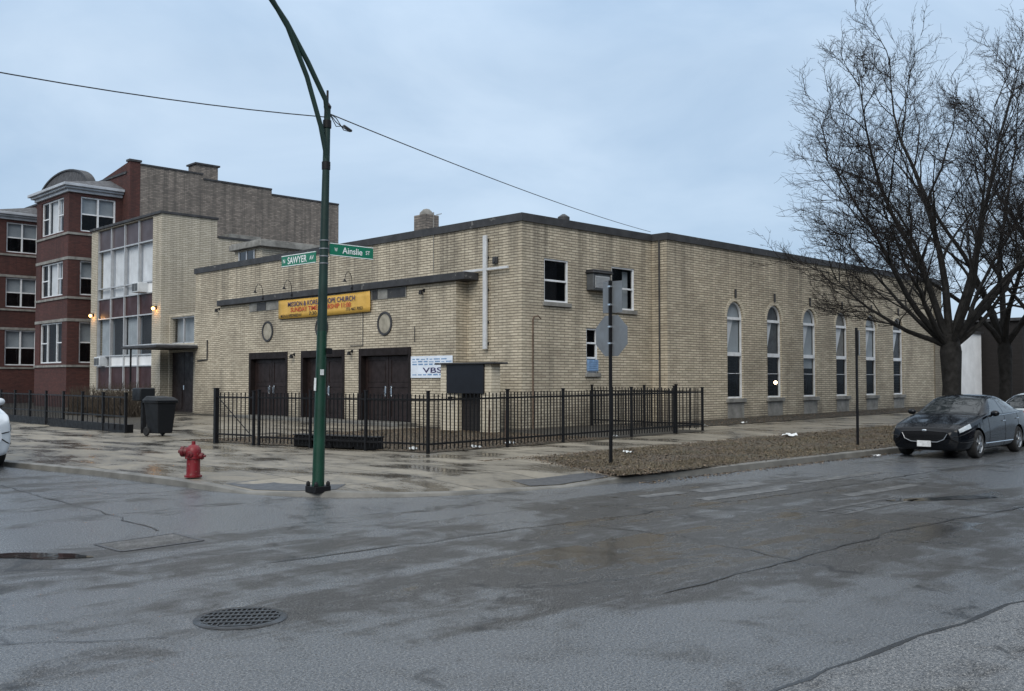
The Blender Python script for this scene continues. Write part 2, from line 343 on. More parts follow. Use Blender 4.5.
def asphalt(name, wetc, palec, wet_ro, pale_ro, bias=0):
    m, N, L, b = new_mat(name); tc = N.new('ShaderNodeTexCoord').outputs['Object']
    grain = nnoise(N, L, 58, 3, .65, tc); speck = nnoise(N, L, 125, 1, .5, tc); mid = nnoise(N, L, 1.6, 8, .68, tc, .8)
    # wheel tracks and drying bands along both streets
    trx = nnoise(N, L, .62, 8, .66, tc, .5, (.16, 2.1, 1), (0,0,R(2))); wetn = nnoise(N, L, .30, 7, .62, tc, 1.0, (.7, 1.25, 1), (0,0,R(-14)))
    mask = nmath(N, L, 'ADD', nmath(N, L, 'MULTIPLY', trx, .5), nmath(N, L, 'MULTIPLY', wetn, .5))
    mask = nmath(N, L, 'ADD', mask, nmath(N, L, 'MULTIPLY', nmath(N, L, 'SUBTRACT', mid, .5), .34))
    sx = N.new('ShaderNodeSeparateXYZ'); L.new(tc, sx.inputs[0])
    ex = nmath(N, L, 'POWER', nmath(N, L, 'DIVIDE', nmath(N, L, 'SUBTRACT', sx.outputs['X'], 10.5), 6.0), 2.0); ey = nmath(N, L, 'POWER', nmath(N, L, 'DIVIDE', nmath(N, L, 'SUBTRACT', sx.outputs['Y'], 5.6), 3.6), 2.0)
    low = nrange(N, L, nmath(N, L, 'ADD', ex, ey), 0, 1.5, .085, -.036, True)      # shallow dip of the crossing that stays wet
    mask = nmath(N, L, 'ADD', nmath(N, L, 'ADD', mask, low), bias)
    wet = nrange(N, L, mask, .45, .56, 0, 1, True); soak = nrange(N, L, mask, .575, .65, 0, 1, True)
    c = nmix(N, L, wet, palec, wetc)
    c = nmix(N, L, nrange(N, L, mid, .50, .68, 0, .45), c, tuple(x*.55 for x in wetc))
    c = nmix(N, L, nrange(N, L, grain, .53, .66, 0, .42), c, (.26,.25,.235))
    c = nmix(N, L, nrange(N, L, grain, .47, .36, 0, .75), c, (.010,.010,.011))
    c = nmix(N, L, nrange(N, L, speck, .60, .68, 0, .85), c, (.36,.35,.33))
    vo = N.new('ShaderNodeTexVoronoi'); vo.feature = 'DISTANCE_TO_EDGE'; vo.inputs['Scale'].default_value = .30
    wv = N.new('ShaderNodeVectorMath'); wv.operation = 'ADD'; nz = N.new('ShaderNodeTexNoise'); nz.inputs['Scale'].default_value = 1.6; nz.inputs['Detail'].default_value = 6
    L.new(tc, nz.inputs['Vector']); L.new(tc, wv.inputs[0]); L.new(nz.outputs['Color'], wv.inputs[1]); L.new(wv.outputs[0], vo.inputs['Vector'])
    crack = nmath(N, L, 'MULTIPLY', nrange(N, L, vo.outputs['Distance'], .003, .014, 1, 0), nrange(N, L, mid, .46, .54, 0, 1))
    c = nmix(N, L, nmath(N, L, 'MULTIPLY', crack, .7), c, (.010,.010,.010))
    L.new(c, b.inputs['Base Color'])
    rg = nmath(N, L, 'SUBTRACT', nrange(N, L, wet, 0, 1, pale_ro, wet_ro), nmath(N, L, 'MULTIPLY', soak, wet_ro-.10))
    rg = nmath(N, L, 'ADD', rg, nrange(N, L, grain, .35, .65, -.03, .06))
    L.new(rg, b.inputs['Roughness'])
    sp = nmath(N, L, 'MULTIPLY', nrange(N, L, grain, .40, .60, .5, 1.15), nrange(N, L, wet, 0, 1, .75, .16))
    L.new(nmath(N, L, 'ADD', sp, nmath(N, L, 'MULTIPLY', soak, .42)), b.inputs['Specular IOR Level'])
    hh = nmath(N, L, 'MULTIPLY', nmath(N, L, 'ADD', grain, nmath(N, L, 'MULTIPLY', speck, .6)), nrange(N, L, mask, .50, .62, 1, .12))
    nbump(N, L, b, hh, .36, .012)
    return m
M['asphalt'] = asphalt('wet_asphalt', (.021,.0195,.018), (.076,.084,.094), .34, .23)  # paler tone is blued, standing in for sky reflected in the water film
M['asphalt2'] = asphalt('rougher_asphalt', (.045,.045,.046), (.085,.09,.096), .45, .40, -.01)
M['patch'] = asphalt('coarse_patch', (.04,.038,.036), (.07,.068,.065), .5, .5, .03)
def concrete(name, c_dry, c_wet, joint):
    m, N, L, b = new_mat(name); tc = N.new('ShaderNodeTexCoord').outputs['Object']
    mp = N.new('ShaderNodeMapping'); mp.inputs['Rotation'].default_value = (0,0,R(2.5)); L.new(tc, mp.inputs[0])
    t = N.new('ShaderNodeTexBrick'); t.offset = 0; L.new(mp.outputs[0], t.inputs['Vector']); t.inputs['Scale'].default_value = 1
    t.inputs['Brick Width'].default_value = joint; t.inputs['Row Height'].default_value = joint; t.inputs['Mortar Size'].default_value = .02; t.inputs['Mortar Smooth'].default_value = .3
    t.inputs['Color1'].default_value = (1,1,1,1); t.inputs['Color2'].default_value = (.72,.72,.72,1); t.inputs['Mortar'].default_value = (.25,.24,.22,1)
    big = nnoise(N, L, .9, 8, .68, tc, .25, (1.2,.55,1)); fine = nnoise(N, L, 9, 6, .7, tc); grain = nnoise(N, L, 80, 3, .6, tc)
    wet = nrange(N, L, big, .40, .63, 0, 1, True)
    c = nmix(N, L, wet, c_dry, c_wet); c = nmix(N, L, nrange(N, L, fine, .45, .75, 0, .5), c, tuple(x*.45 for x in c_dry))
    c = nmix(N, L, 1.0, c, t.outputs['Color'], 'MULTIPLY')
    L.new(c, b.inputs['Base Color'])
    L.new(nmath(N, L, 'ADD', nrange(N, L, wet, 0, 1, .50, .09), nrange(N, L, fine, .3, .7, 0, .10)), b.inputs['Roughness'])
    hh = nmath(N, L, 'SUBTRACT', nmath(N, L, 'MULTIPLY', grain, .2), t.outputs['Fac']); nbump(N, L, b, hh, .25, .008); L.new(nrange(N, L, wet, 0, 1, .25, .55), b.inputs['Specular IOR Level'])
    return m
M['concrete'] = concrete('wet_concrete', (.27,.24,.19), (.065,.058,.048), 1.55)
def soil(name, a, b_, c_):
    m, N, L, b = new_mat(name); tc = N.new('ShaderNodeTexCoord').outputs['Object']
    n1 = nnoise(N, L, 1.2, 6, .6, tc); n2 = nnoise(N, L, 26, 5, .75, tc); n3 = nnoise(N, L, 60, 3, .7, tc)
    c = nmix(N, L, nrange(N, L, n1, .4, .65), a, b_); c = nmix(N, L, nrange(N, L, n2, .48, .62), c, c_)
    c = nmix(N, L, nrange(N, L, n3, .55, .7, 0, .7), c, (.02,.016,.012))
    L.new(c, b.inputs['Base Color']); b.inputs['Roughness'].default_value = .8
    nbump(N, L, b, nmath(N, L, 'ADD', n2, n3), .9, .04); return m
M['soil'] = soil('leafy_soil', (.070,.052,.034), (.058,.054,.030), (.11,.083,.053))
M['darksoil'] = soil('dark_soil', (.03,.026,.020), (.045,.038,.026), (.06,.05,.035))
def leafmat(name):
    m, N, L, b = new_mat(name); tc = N.new('ShaderNodeTexCoord').outputs['Object']
    n = nnoise(N, L, 22, 3, .7, tc); rp = N.new('ShaderNodeValToRGB'); L.new(n, rp.inputs[0]); e = rp.color_ramp.elements
    e[0].position = .36; e[0].color = (.022,.015,.010,1); e[1].position = .68; e[1].color = (.27,.20,.125,1)
    q = e.new(.5); q.color = (.135,.090,.052,1)
    L.new(rp.outputs[0], b.inputs['Base Color']); b.inputs['Roughness'].default_value = .6; return m
M['leaves'] = leafmat('dead_leaves')
m, N, L, b = new_mat('puddle_water'); b.inputs['Base Color'].default_value = (.012,.013,.014,1)
n = nnoise(N, L, 3, 3); L.new(nrange(N, L, n, .3, .7, .015, .05), b.inputs['Roughness']); b.inputs['IOR'].default_value = 1.4; nbump(N, L, b, nnoise(N, L, 9, 3), .03, .02); M['puddle'] = m
M['tar'] = simple('tar_seam', (.016,.015,.014), .3, 0, .3, 6, .2)
def worn_paint():
    m, N, L, b = new_mat('worn_road_paint'); tc = N.new('ShaderNodeTexCoord').outputs['Object']
    n = nnoise(N, L, 5, 8, .75, tc, .4); g = nnoise(N, L, 70, 3, .7, tc)
    c = nmix(N, L, nrange(N, L, n, .46, .64), (.06,.058,.056), (.17,.17,.165)); c = nmix(N, L, nrange(N, L, g, .5, .7, 0, .8), c, (.07,.07,.07))
    L.new(c, b.inputs['Base Color']); b.inputs['Roughness'].default_value = .4; nbump(N, L, b, g, .3, .01); return m
M['wornpaint'] = worn_paint()

# ------------------------------------------------------------------ ground
def sheet(name, mat, fx, fy, nx, ny, zf, **kw):
    m = MB(); V = []; F = []
    for i in range(nx+1):
        for j in range(ny+1):
            x, y = fx(i/nx, j/ny), fy(i/nx, j/ny); V.append((x, y, zf(x, y)))
    for i in range(nx):
        for j in range(ny): a = i*(ny+1)+j; F.append((a, a+ny+1, a+ny+2, a+1))
    m.add(V, F); o = m.build(name, mat); tag(o, kind='structure', **kw); return o
m = MB(); m.add([(-400,-400,0),(500,-400,0),(500,500,0),(-400,500,0)], [(0,1,2,3)]); tag(m.build('road', M['asphalt']), kind='structure')
# kerb line of the block corner
KERB = [(4.6,110),(6.22,20.36),(6.75,17.34),(7.0,14.81),(7.08,13.6),(7.22,12.9),(7.5,12.2),(7.9,11.6),(8.55,11.0),(9.3,10.6),(10.1,10.36),(11.2,10.16),(12.4,10.05),(16.,9.82),(21.8,9.78),(120,9.78)]
def offset(line, d):
    out = []
    for i, p in enumerate(line):
        a = Vector(line[max(i-1,0)]); b2 = Vector(line[min(i+1,len(line)-1)]); t = (b2-a).normalized(); n = Vector((-t.y, t.x))
        out.append((p[0]+n.x*d, p[1]+n.y*d))
    return out
KZ = [.10,.10,.10,.10,.085,.03,.045,.085,.055,.045,.045,.02,.085,.12,.12,.12]      # kerb height, dropped at the two ramps
KIN = offset(KERB, .15); KI2 = offset(KERB, 1.45)
m = MB(); n = len(KERB); V = []
for a, c, z in zip(KERB, KIN, KZ):
    V += [(a[0], a[1], -.02), (a[0]+(c[0]-a[0])*.12, a[1]+(c[1]-a[1])*.12, z-.015), (a[0]+(c[0]-a[0])*.3, a[1]+(c[1]-a[1])*.3, z+.003), (c[0], c[1], z+.003), (c[0], c[1], -.02)]
m.add(V, [(i*5+k, i*5+k+1, i*5+k+6, i*5+k+5) for i in range(n-1) for k in range(4)])
tag(m.build('kerb', M['concrete_trim']), kind='structure')
# concrete: ramped margin, flat west part, then sloping east part
nw = 13
m = MB(); m.add([(*p, z) for p, z in zip(KIN[:nw], KZ)]+[(*p, .12) for p in KI2[:nw]], [(i, i+1, nw+i+1, nw+i) for i in range(nw-1)])
b0 = KI2[nw-1]
m.poly(KI2[:nw]+[(13, b0[1]), (13, 13.7), (13, 110)], [], lambda u, v: Vector((u, v, .12)))
m.add([(*KIN[nw-1], KZ[nw-1]), (13.02, 10.0, .10), (13.02, b0[1], .12), (*b0, .12)], [(0,1,2,3)])
tag(m.build('sidewalk', M['concrete'], fix=False), kind='structure')
def gz(x, y):
    best = (1e9, .12)
    for p, z in zip(KIN, KZ):
        d = math.hypot(x-p[0], y-p[1]); best = min(best, (d, z))
    return best[1]+(.12-best[1])*min(1, best[0]/1.3)
sheet('side_street_sidewalk', M['concrete'], lambda a, c: 13+107*a, lambda a, c: 9.93+7.77*c, 60, 8, h)
sheet('lot_ground', M['darksoil'], lambda a, c: 13+107*a, lambda a, c: 17.7+90*c, 60, 20, lambda x, y: h(x, y)-.004)
# parkway strip with dead leaves (left end slanted at the corner)
sheet('parkway', M['soil'], lambda a, c: (12.25+1.55*c)+(104-1.55*c)*a, lambda a, c: 9.97+(13.5-9.97)*c, 90, 10,
      lambda x, y: h(x, y)+.006+.012*max(0, math.sin(PI*smooth01((y-10)/3.5)))*smooth01((x-12.25-1.55*smooth01((y-9.97)/3.53))/.7))
# yard behind the fence
def yx(y): return 13.15-(y-15.75)*.222
sheet('yard', M['soil'], lambda a, c: yx(15.85+7.8*c)+(19.3-yx(15.85+7.8*c))*a, lambda a, c: 15.85+7.8*c, 20, 24, lambda x, y: h(x, y)+.012)
m = MB(); m.add([(x, y, h(x,y)+.010) for x, y in [(12.9,23.65),(19.38,23.65),(19.38,43.5),(18.2,38),(13.02,28.3)]], [(0,1,2,3,4)]); tag(m.build('church_forecourt', M['concrete']), kind='structure')
sheet('yard_strip', M['darksoil'], lambda a, c: 19.32+4.3*a, lambda a, c: 16.0+6.9*c, 8, 8, lambda x, y: h(x, y)+.010)
sheet('wall_bed', M['darksoil'], lambda a, c: 23.64+26*a, lambda a, c: 17.5+2.5*c, 20, 4, lambda x, y: h(x, y)+.014)
# road details
m = MB(); m.add([(2.2,-8,.004),(60,-8,.004),(60,2.25,.004),(12,2.5,.004),(7.94,2.6,.004),(6.1,2.74,.004),(4.7,2.76,.004),(2.2,2.9,.004)], [tuple(range(8))]); tag(m.build('newer_asphalt_lane', M['asphalt2']), kind='structure')
def blob(name, mat, cx, cy, rx, ry, z, seed, rot=0, wob=.3, nn=40):
    rr = random.Random(seed); ph = [rr.uniform(0, 6.28) for _ in range(5)]; V = []
    for k in range(nn):
        a = 2*PI*k/nn; q = 1+wob*sum(math.sin((i+2)*a+ph[i])/(i+1.5) for i in range(5))*.6
        x, y = rx*q*math.cos(a), ry*q*math.sin(a); V.append((cx+x*math.cos(rot)-y*math.sin(rot), cy+x*math.sin(rot)+y*math.cos(rot), z))
    m = MB(); m.add(V, [tuple(range(nn))]); return tag(m.build(name, mat), kind='structure')
m = MB(); m.add([(3.95,9.98,.004),(3.93,9.66,.004),(3.97,9.39,.004),(4.4,9.44,.004),(4.83,9.44,.004),(4.86,9.75,.004),(4.83,10.09,.004),(4.4,10.02,.004)],[tuple(range(8))]); tag(m.build('asphalt_patch', M['patch']), kind='structure')
m = MB(); q = [(3.95,9.98),(3.97,9.39),(4.83,9.44),(4.83,10.09),(3.95,9.98)]
for a, c in zip(q, q[1:]): m.bar((*a,.004),(*c,.004),.035,.006)
tag(m.build('patch_seam', M['tactile']), kind='structure')
blob('puddle', M['puddle'], 13.9, 5.55, .75, .2, .005, 21, R(-30), .5)
rv = Vector((math.cos(R(-44.5)), math.sin(R(-44.5))))
blob('puddle', M['puddle'], 3.30, 9.72, .50, .16, .005, 11, R(-44), .35)
for i, (x0, x1, y0, y1) in enumerate([(11.0,11.9,8.5,8.75),(12.1,13.9,8.3,8.62),(11.35,13.45,7.72,7.98),(13.2,15.4,6.55,6.78),(14.4,17.,7.9,8.15)]):
    m = MB(); m.add([(x0,y0,.004),(x1,y0-.06,.004),(x1+.05,y1-.06,.004),(x0+.05,y1,.004)], [(0,1,2,3)]); tag(m.build('road_marking', M['wornpaint']), kind='structure')
def seam(pts, w, seed):
    rr = random.Random(seed); P = []
    for a, c in zip(pts, pts[1:]):
        a, c = Vector((*a,0)), Vector((*c,0)); k = max(2, int((c-a).length/.25)); P += [a.lerp(c, q/k)+Vector((rr.gauss(0,.025),rr.gauss(0,.025),0)) for q in range(k)]
    m = MB(); V = []
    for i, p in enumerate(P):
        d = (P[min(i+1,len(P)-1)]-P[max(i-1,0)]).normalized(); n2 = Vector((-d.y,d.x,0))*w*rr.uniform(.12,.5); V += [p-n2+Vector((0,0,.0062)), p+n2+Vector((0,0,.0062))]
    m.add(V, [(2*i,2*i+2,2*i+3,2*i+1) for i in range(len(P)-1)]); tag(m.build('tar_seam', M['tar'], fix=False), kind='structure')
seam([(2.2,2.9),(4.7,2.77),(7.94,2.6),(12,2.5),(22,2.35)], .05, 1)
seam([(4.6,7.9),(8,7.7),(13,7.35),(24,7.2)], .035, 2); seam([(6.2,4.6),(10.5,4.75),(15,4.4),(26,4.3)], .04, 3)
seam([(5.4,22),(5.1,17),(4.95,12.5),(4.83,10.1)], .03, 4); seam([(2.9,6.1),(1.6,6.9),(.6,7.1)], .02, 5); seam([(8.2,4.7),(8.6,6.2),(8.4,7.7)], .025, 6)
# faint rectangular loop marking
m = MB()
def strip(x0, y0, x1, y1, w): d = Vector((x1-x0, y1-y0, 0)).normalized(); p = Vector((-d.y, d.x, 0))*w/2; a, c = Vector((x0,y0,.005)), Vector((x1,y1,.005)); m.add([a-p, c-p, c+p, a+p], [(0,1,2,3)])
for y in (5.78, 6.12): strip(11.4, y, 13.55, y, .06)
tag(m.build('road_loop_marking', M['wornpaint']), kind='structure'); m = MB()
for k in range(6): strip(11.45+k*.4, 5.82, 11.5+k*.4, 6.08, .05)
tag(m.build('road_loop_marking', M['wornpaint']), kind='structure')
def ramp_pt(i, t):
    k = int(i); f = i-k; a = Vector((*KIN[k], KZ[k])).lerp(Vector((*KIN[k+1], KZ[k+1])), f); b2 = Vector((*KI2[k], .12)).lerp(Vector((*KI2[k+1], .12)), f)
    return a.lerp(b2, t)+Vector((0,0,.005))
for i0, i1 in ((4.05, 6.95), (10.5, 11.98)):
    m = MB(); V = []; ks = [i0+(i1-i0)*q/24 for q in range(25)]
    for k in ks: V += [ramp_pt(k, .06), ramp_pt(k, .28), ramp_pt(k, .5)]
    m.add(V, [(q*3+e, q*3+3+e, q*3+4+e, q*3+1+e) for q in range(24) for e in (0,1)]); tag(m.build('tactile_paving', M['tactile']), kind='structure')

def scatter(name, n, fx, mat, smin, smax, seed, lift=.0):
    rr = random.Random(seed); m = MB()
    for _ in range(n):
        x, y, z = fx(rr); s = rr.uniform(smin, smax); a = rr.uniform(0, 6.28); tl = rr.uniform(-.22,.22); t2 = rr.uniform(-.22,.22)
        u = Vector((math.cos(a), math.sin(a), tl))*s; v = Vector((-math.sin(a), math.cos(a), t2))*s*rr.uniform(.45,.8); c = Vector((x, y, z+lift+s*.16))
        k = Vector((0,0,s*.25))
        m.add([c-u, c-v*.9+k, c+u*.9, c+v+k], [(0,1,2),(0,2,3)])
    return tag(m.build(name, mat, fix=False), kind='stuff')
def park(rr):
    while True:
        t = rr.random(); x = 12.3+22*t**1.5; y = rr.uniform(9.98, 13.55)
        if x > 12.25+1.55*(y-9.97)/3.53: return x, y, h(x,y)+.006+.012*math.sin(PI*smooth01((y-10)/3.5))*smooth01((x-12.25-1.55*smooth01((y-9.97)/3.53))/.7)
scatter('parkway_leaf_litter', 12000, park, M['leaves'], .010, .028, 4)
scatter('parkway_big_leaves', 1500, park, M['leaves'], .03, .05, 14)
def ragged(rr):
    k = rr.random()
    if k < .45: x = 12.6+22*rr.random()**1.4; return x, 13.52+abs(rr.gauss(0,.13)), h(x,13.6)+.003
    if k < .8: x = 12.6+22*rr.random()**1.4; y = 9.99-abs(rr.gauss(0,.07)); return x, y, .124
    t = rr.random(); return 12.25+1.55*t-abs(rr.gauss(0,.16)), 9.97+3.53*t, .122
scatter('stray_leaf_litter', 2600, ragged, M['leaves'], .012, .03, 9)
def blades(name, n, fx, mat, hmin, hmax, seed):
    rr = random.Random(seed); m = MB()
    for _ in range(n):
        x, y, z = fx(rr)
        while mnoise.noise(Vector((x*.8, y*1.1, 3))) < rr.uniform(-.25, .25): x, y, z = fx(rr)
        a = rr.uniform(0, 6.28); l = rr.uniform(hmin, hmax); w = rr.uniform(.002, .005); t = rr.uniform(.5, 1.25); d = Vector((math.cos(a), math.sin(a), 0)); p = Vector((x, y, z)); k = Vector((-d.y, d.x, 0))*w
        tip = p+d*l*math.sin(t)+Vector((0,0,l*math.cos(t))); m.add([p-k, p+k, tip], [(0,1,2)])
    return tag(m.build(name, mat, fix=False), kind='stuff')
M['grass'] = simple('winter_grass', (.105,.083,.048), .8, 0, .5, 1.5)
blades('parkway_grass', 26000, park, M['grass'], .03, .085, 31)
def yard(rr):
    y = 15.9+7.7*rr.random(); x = rr.uniform(yx(y)+.05, 19.25); return x, y, h(x,y)+.012
scatter('yard_leaf_litter', 14000, yard, M['leaves'], .014, .036, 5)
def bed(rr):
    x = rr.uniform(23.7, 47); y = 17.5+2.3*rr.random(); return x, y, h(x,y)+.012
scatter('wall_bed_leaf_litter', 4000, bed, M['leaves'], .015, .035, 6)
def gut(rr):
    x = 12.5+14*rr.random(); y = 9.84-abs(rr.gauss(0, .14)); return x, y, .0
scatter('gutter_leaf_litter', 900, gut, M['leaves'], .015, .035, 8)

# ------------------------------------------------------------------ church
FX, YS, YB, VX, ZR = 20.6, 20.54, 19.89, 20.14, 6.42
CH = empty('church_building', (FX, YS, .12), 'long cream brick church hall with three dark doors and a row of arched windows', 'building')
ARCH = [(31.03+2.735*i) for i in range(6)]; AW = .52; AZ0, AZS = .98, 3.93
def arch_loop(cx, hw, z0, zs, n=14, rise=1.15):
    return [(cx-hw, z0), (cx+hw, z0)]+[(cx+hw*math.cos(PI*k/n), zs+hw*rise*math.sin(PI*k/n)) for k in range(n+1)]
def rect(u0, u1, v0, v1): return [(u0,v0),(u1,v0),(u1,v1),(u0,v1)]
wm = MB()
# front wall (faces -X)
wm.poly([(YS, 0), (41.2, 0), (41.2, ZR), (YS, ZR)], [], lambda u, v: Vector((FX, u, v)))
# short south wall with two windows, a small window and the AC sleeve
W1 = (21.56, 22.66, 4.04, 5.37); W2 = (24.76, 25.96, 3.97, 5.38); W3 = (23.50, 24.06, 1.88, 3.3)
wm.poly([(FX,0),(26.9,0),(26.9,ZR),(FX,ZR)], [rect(*W1), rect(*W2), rect(*W3)], lambda u, v: Vector((u, YS, v)), .16, (0,1,0))
wm.add([(26.9,YS,0),(26.9,YB,0),(26.9,YB,ZR),(26.9,YS,ZR)], [(0,1,2,3)])
XE = 49.6
wm.poly([(26.9,0),(XE,0),(XE,ZR),(26.9,ZR)], [arch_loop(c, AW, AZ0, AZS) for c in ARCH], lambda u, v: Vector((u, YB, v)), .17, (0,1,0))
wm.add([(XE,YB,0),(XE,41.2,0),(XE,41.2,ZR),(XE,YB,ZR)], [(0,1,2,3)])
wm.add([(49.6,41.2,0),(FX,41.2,0),(FX,41.2,ZR),(49.6,41.2,ZR)], [(0,1,2,3)])
wm.build('wall', M['brick'], CH, fix=False)
m = MB(); m.add([(FX,YS,ZR-.05),(26.9,YS,ZR-.05),(26.9,YB,ZR-.05),(XE,YB,ZR-.05),(XE,41.2,ZR-.05),(FX,41.2,ZR-.05)], [tuple(range(6))])
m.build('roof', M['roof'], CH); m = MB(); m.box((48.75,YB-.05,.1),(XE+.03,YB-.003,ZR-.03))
m.build('end_pier', M['darkbuff'], CH)
m = MB()
RL = [(FX,41.2),(FX,YS),(26.9,YS),(26.9,YB),(XE,YB),(XE,YB+.5),(49.6,YB+.5),(49.6,41.2),(FX,41.2)]
_o = [(FX-.06,41.26),(FX-.06,YS-.06),(26.84,YS-.06),(26.84,YB-.06),(XE+.06,YB-.06),(XE+.06,41.26)]
_i = [(FX+.3,40.9),(FX+.3,YS+.3),(27.2,YS+.3),(27.2,YB+.3),(XE-.3,YB+.3),(XE-.3,40.9)]
n = 6; V = [(x,y,ZR-.02) for x,y in _o]+[(x,y,ZR+.22) for x,y in _o]+[(x,y,ZR+.22) for x,y in _i]+[(x,y,ZR-.02) for x,y in _i]
m.add(V, [(k*n+i, k*n+(i+1) % n, ((k+1) % 4)*n+(i+1) % n, ((k+1) % 4)*n+i) for k in range(4) for i in range(n)])
m.build('coping', M['coping'], CH)
# projecting vestibule with three doors
VY0, VY1, VZ = 22.98, 38.05, 4.75
DOORS = [(32.72,35.6),(28.96,31.78),(25.2,28.1)]; DZ = 2.74
vm_ = MB()
vm_.poly([(VY0,.0),(VY1,.0),(VY1,VZ),(VY0,VZ)], [rect(a,c,.02,DZ) for a, c in DOORS], lambda u, v: Vector((VX, u, v)), .30, (1,0,0))
for y in (VY0, VY1): vm_.add([(VX,y,0),(FX,y,0),(FX,y,VZ),(VX,y,VZ)], [(0,1,2,3)])
vm_.build('vestibule_wall', M['brick'], CH, fix=False)
m = MB(); m.box((VX-.16, VY0-.55, VZ+.003), (FX-.01, VY1+.02, VZ+.24)); m.build('eaves_band', M['coping'], CH, bevel=.015)
m = MB(); m.box((VX-.03, 25.45, VZ-.36), (VX-.002, 35.6, VZ-.003)); m.build('fascia_panel', M['grey_stone'], CH, bevel=.006)
m = MB()
for y0, y1 in ((25.5,26.45),(27.0,27.3),(34.3,35.0)): m = MB(); m.box((VX-.04,y0,VZ-.34),(VX-.031,y1,VZ-.04)); m.build('fascia_board', M['coping'], CH)
for cy in (34.19, 30.41, 26.62):
    m = MB(); m.lathe([(.0,-.015),(.30,-.02),(.33,-.015)], (VX,cy,3.56), 28, 'x'); md = m.build('medallion', M['medallion'], CH)
    m = MB(); m.lathe([(.33,-.002),(.335,-.045),(.40,-.045),(.41,-.002)], (VX,cy,3.56), 28, 'x'); m.build('ring', M['coping'], md)
m = MB(); m.box((VX-.75, 24.9, .12), (VX+.28, 36.0, .262)); m.build('step', M['concrete_trim'], CH, bevel=.01)
for a, c in DOORS:
    dx = VX+.20
    m = MB(); w = .14
    for q in ((a+.003, a+w), (c-w, c-.003)): m.box((VX-.03, q[0], .265), (dx+.05, q[1], DZ-.003))
    m.box((VX-.035, a+w+.002, DZ-.26), (dx+.05, c-w-.002, DZ-.003)); d = m.build('door_frame', M['frame_dark'], CH, bevel=.008)
    mid = (a+c)/2
    for s0, s1 in ((a+w+.004, mid-.006), (mid+.006, c-w-.004)):
        m = MB(); m.box((dx, s0, .27), (dx+.06, s1, DZ-.27))
        # stiles, rails and raised panels
        for q0, q1 in ((s0+.01, s0+.14), (s1-.14, s1-.01)): m.box((dx-.022, q0, .28), (dx-.001, q1, DZ-.29))
        for z0 in (.28, .95, 1.40, DZ-.42): m.box((dx-.021, s0+.142, z0), (dx-.001, s1-.142, z0+.13))
        for z0, z1 in ((.46,.9),(1.12,1.36),(1.58,DZ-.47)): m.box((dx-.012, s0+.2, z0), (dx-.001, s1-.2, z1))
        lf = m.build('door', M['darkpaint'], CH, bevel=.004)
        hy = mid-.16 if s0 < mid-.1 else mid+.16
        m = MB(); m.tube([(dx-.025,hy,1.12),(dx-.08,hy,1.14),(dx-.08,hy,1.38),(dx-.025,hy,1.40)], .014, 8)
        m.box((dx-.03, hy-.035, 1.08), (dx-.0225, hy+.035, 1.44)); m.build('handle', M['chrome'], lf)
# sash windows in the short south wall
def sash(parent, u0, u1, z0, z1, y, split=.5, panes=2, blind=0, name='window'):
    f = .055; m = MB()
    m.box((u0+.002,y-.03,z0+.002),(u0+f,y+.05,z1-.002)); m.box((u1-f,y-.03,z0+.002),(u1-.002,y+.05,z1-.002))
    m.box((u0+f,y-.03,z1-f),(u1-f,y+.05,z1-.002)); m.box((u0+f,y-.03,z0+.002),(u1-f,y+.05,z0+f))
    for k in range(1, panes):
        zz = z0+(z1-z0)*k/panes; m.box((u0+f,y-.02,zz-.03),(u1-f,y+.04,zz+.03))
    w = m.build(name, M['white'], parent, bevel=.006)
    for k in range(panes):
        a = z0+(z1-z0)*k/panes; c = z0+(z1-z0)*(k+1)/panes
        m = MB(); m.add([(u0+.03,y+.012,a+.025),(u1-.03,y+.012,a+.025),(u1-.03,y+.012,c-.025),(u0+.03,y+.012,c-.025)], [(0,1,2,3)])
        m.build('pane', M['glass'], w)
    m = MB(); m.add([(u0-.1,y+.55,z0-.1),(u1+.1,y+.55,z0-.1),(u1+.1,y+.55,z1+.1),(u0-.1,y+.55,z1+.1)], [(0,1,2,3)]); m.build('dark_interior', M['dark_in'], w)
    if blind:
        m = MB(); m.box((u1-.32,y+.2,z0+.05),(u1-.06,y+.22,z1-.1)); m.build('curtain', M['blind'], w)
    return w
for q, pn in ((W1,2),(W2,2),(W3,3)):
    w = sash(CH, q[0], q[1], q[2], q[3], YS+.06, panes=pn, blind=(q is W2))
    m = MB(); m.box((q[0]-.08, YS-.07, q[2]-.13), (q[1]+.08, YS+.10, q[2]-.003)); m.build('sill', M['grey_stone'], w, bevel=.008)
m = MB(); q = W3; m.box((q[0]+.04,YS-.05,q[2]+.05),(q[1]-.04,YS+.02,q[2]+.42)); 
for k in range(5): m.box((q[0]+.04,YS-.058,q[2]+.08+k*.065),(q[1]-.04,YS-.051,q[2]+.11+k*.065))
wu = m.build('air_conditioner', M['ink_blue'], None, bevel=.01); tag(wu, 'small blue window unit in the bottom pane of the narrow church window', 'air conditioner')
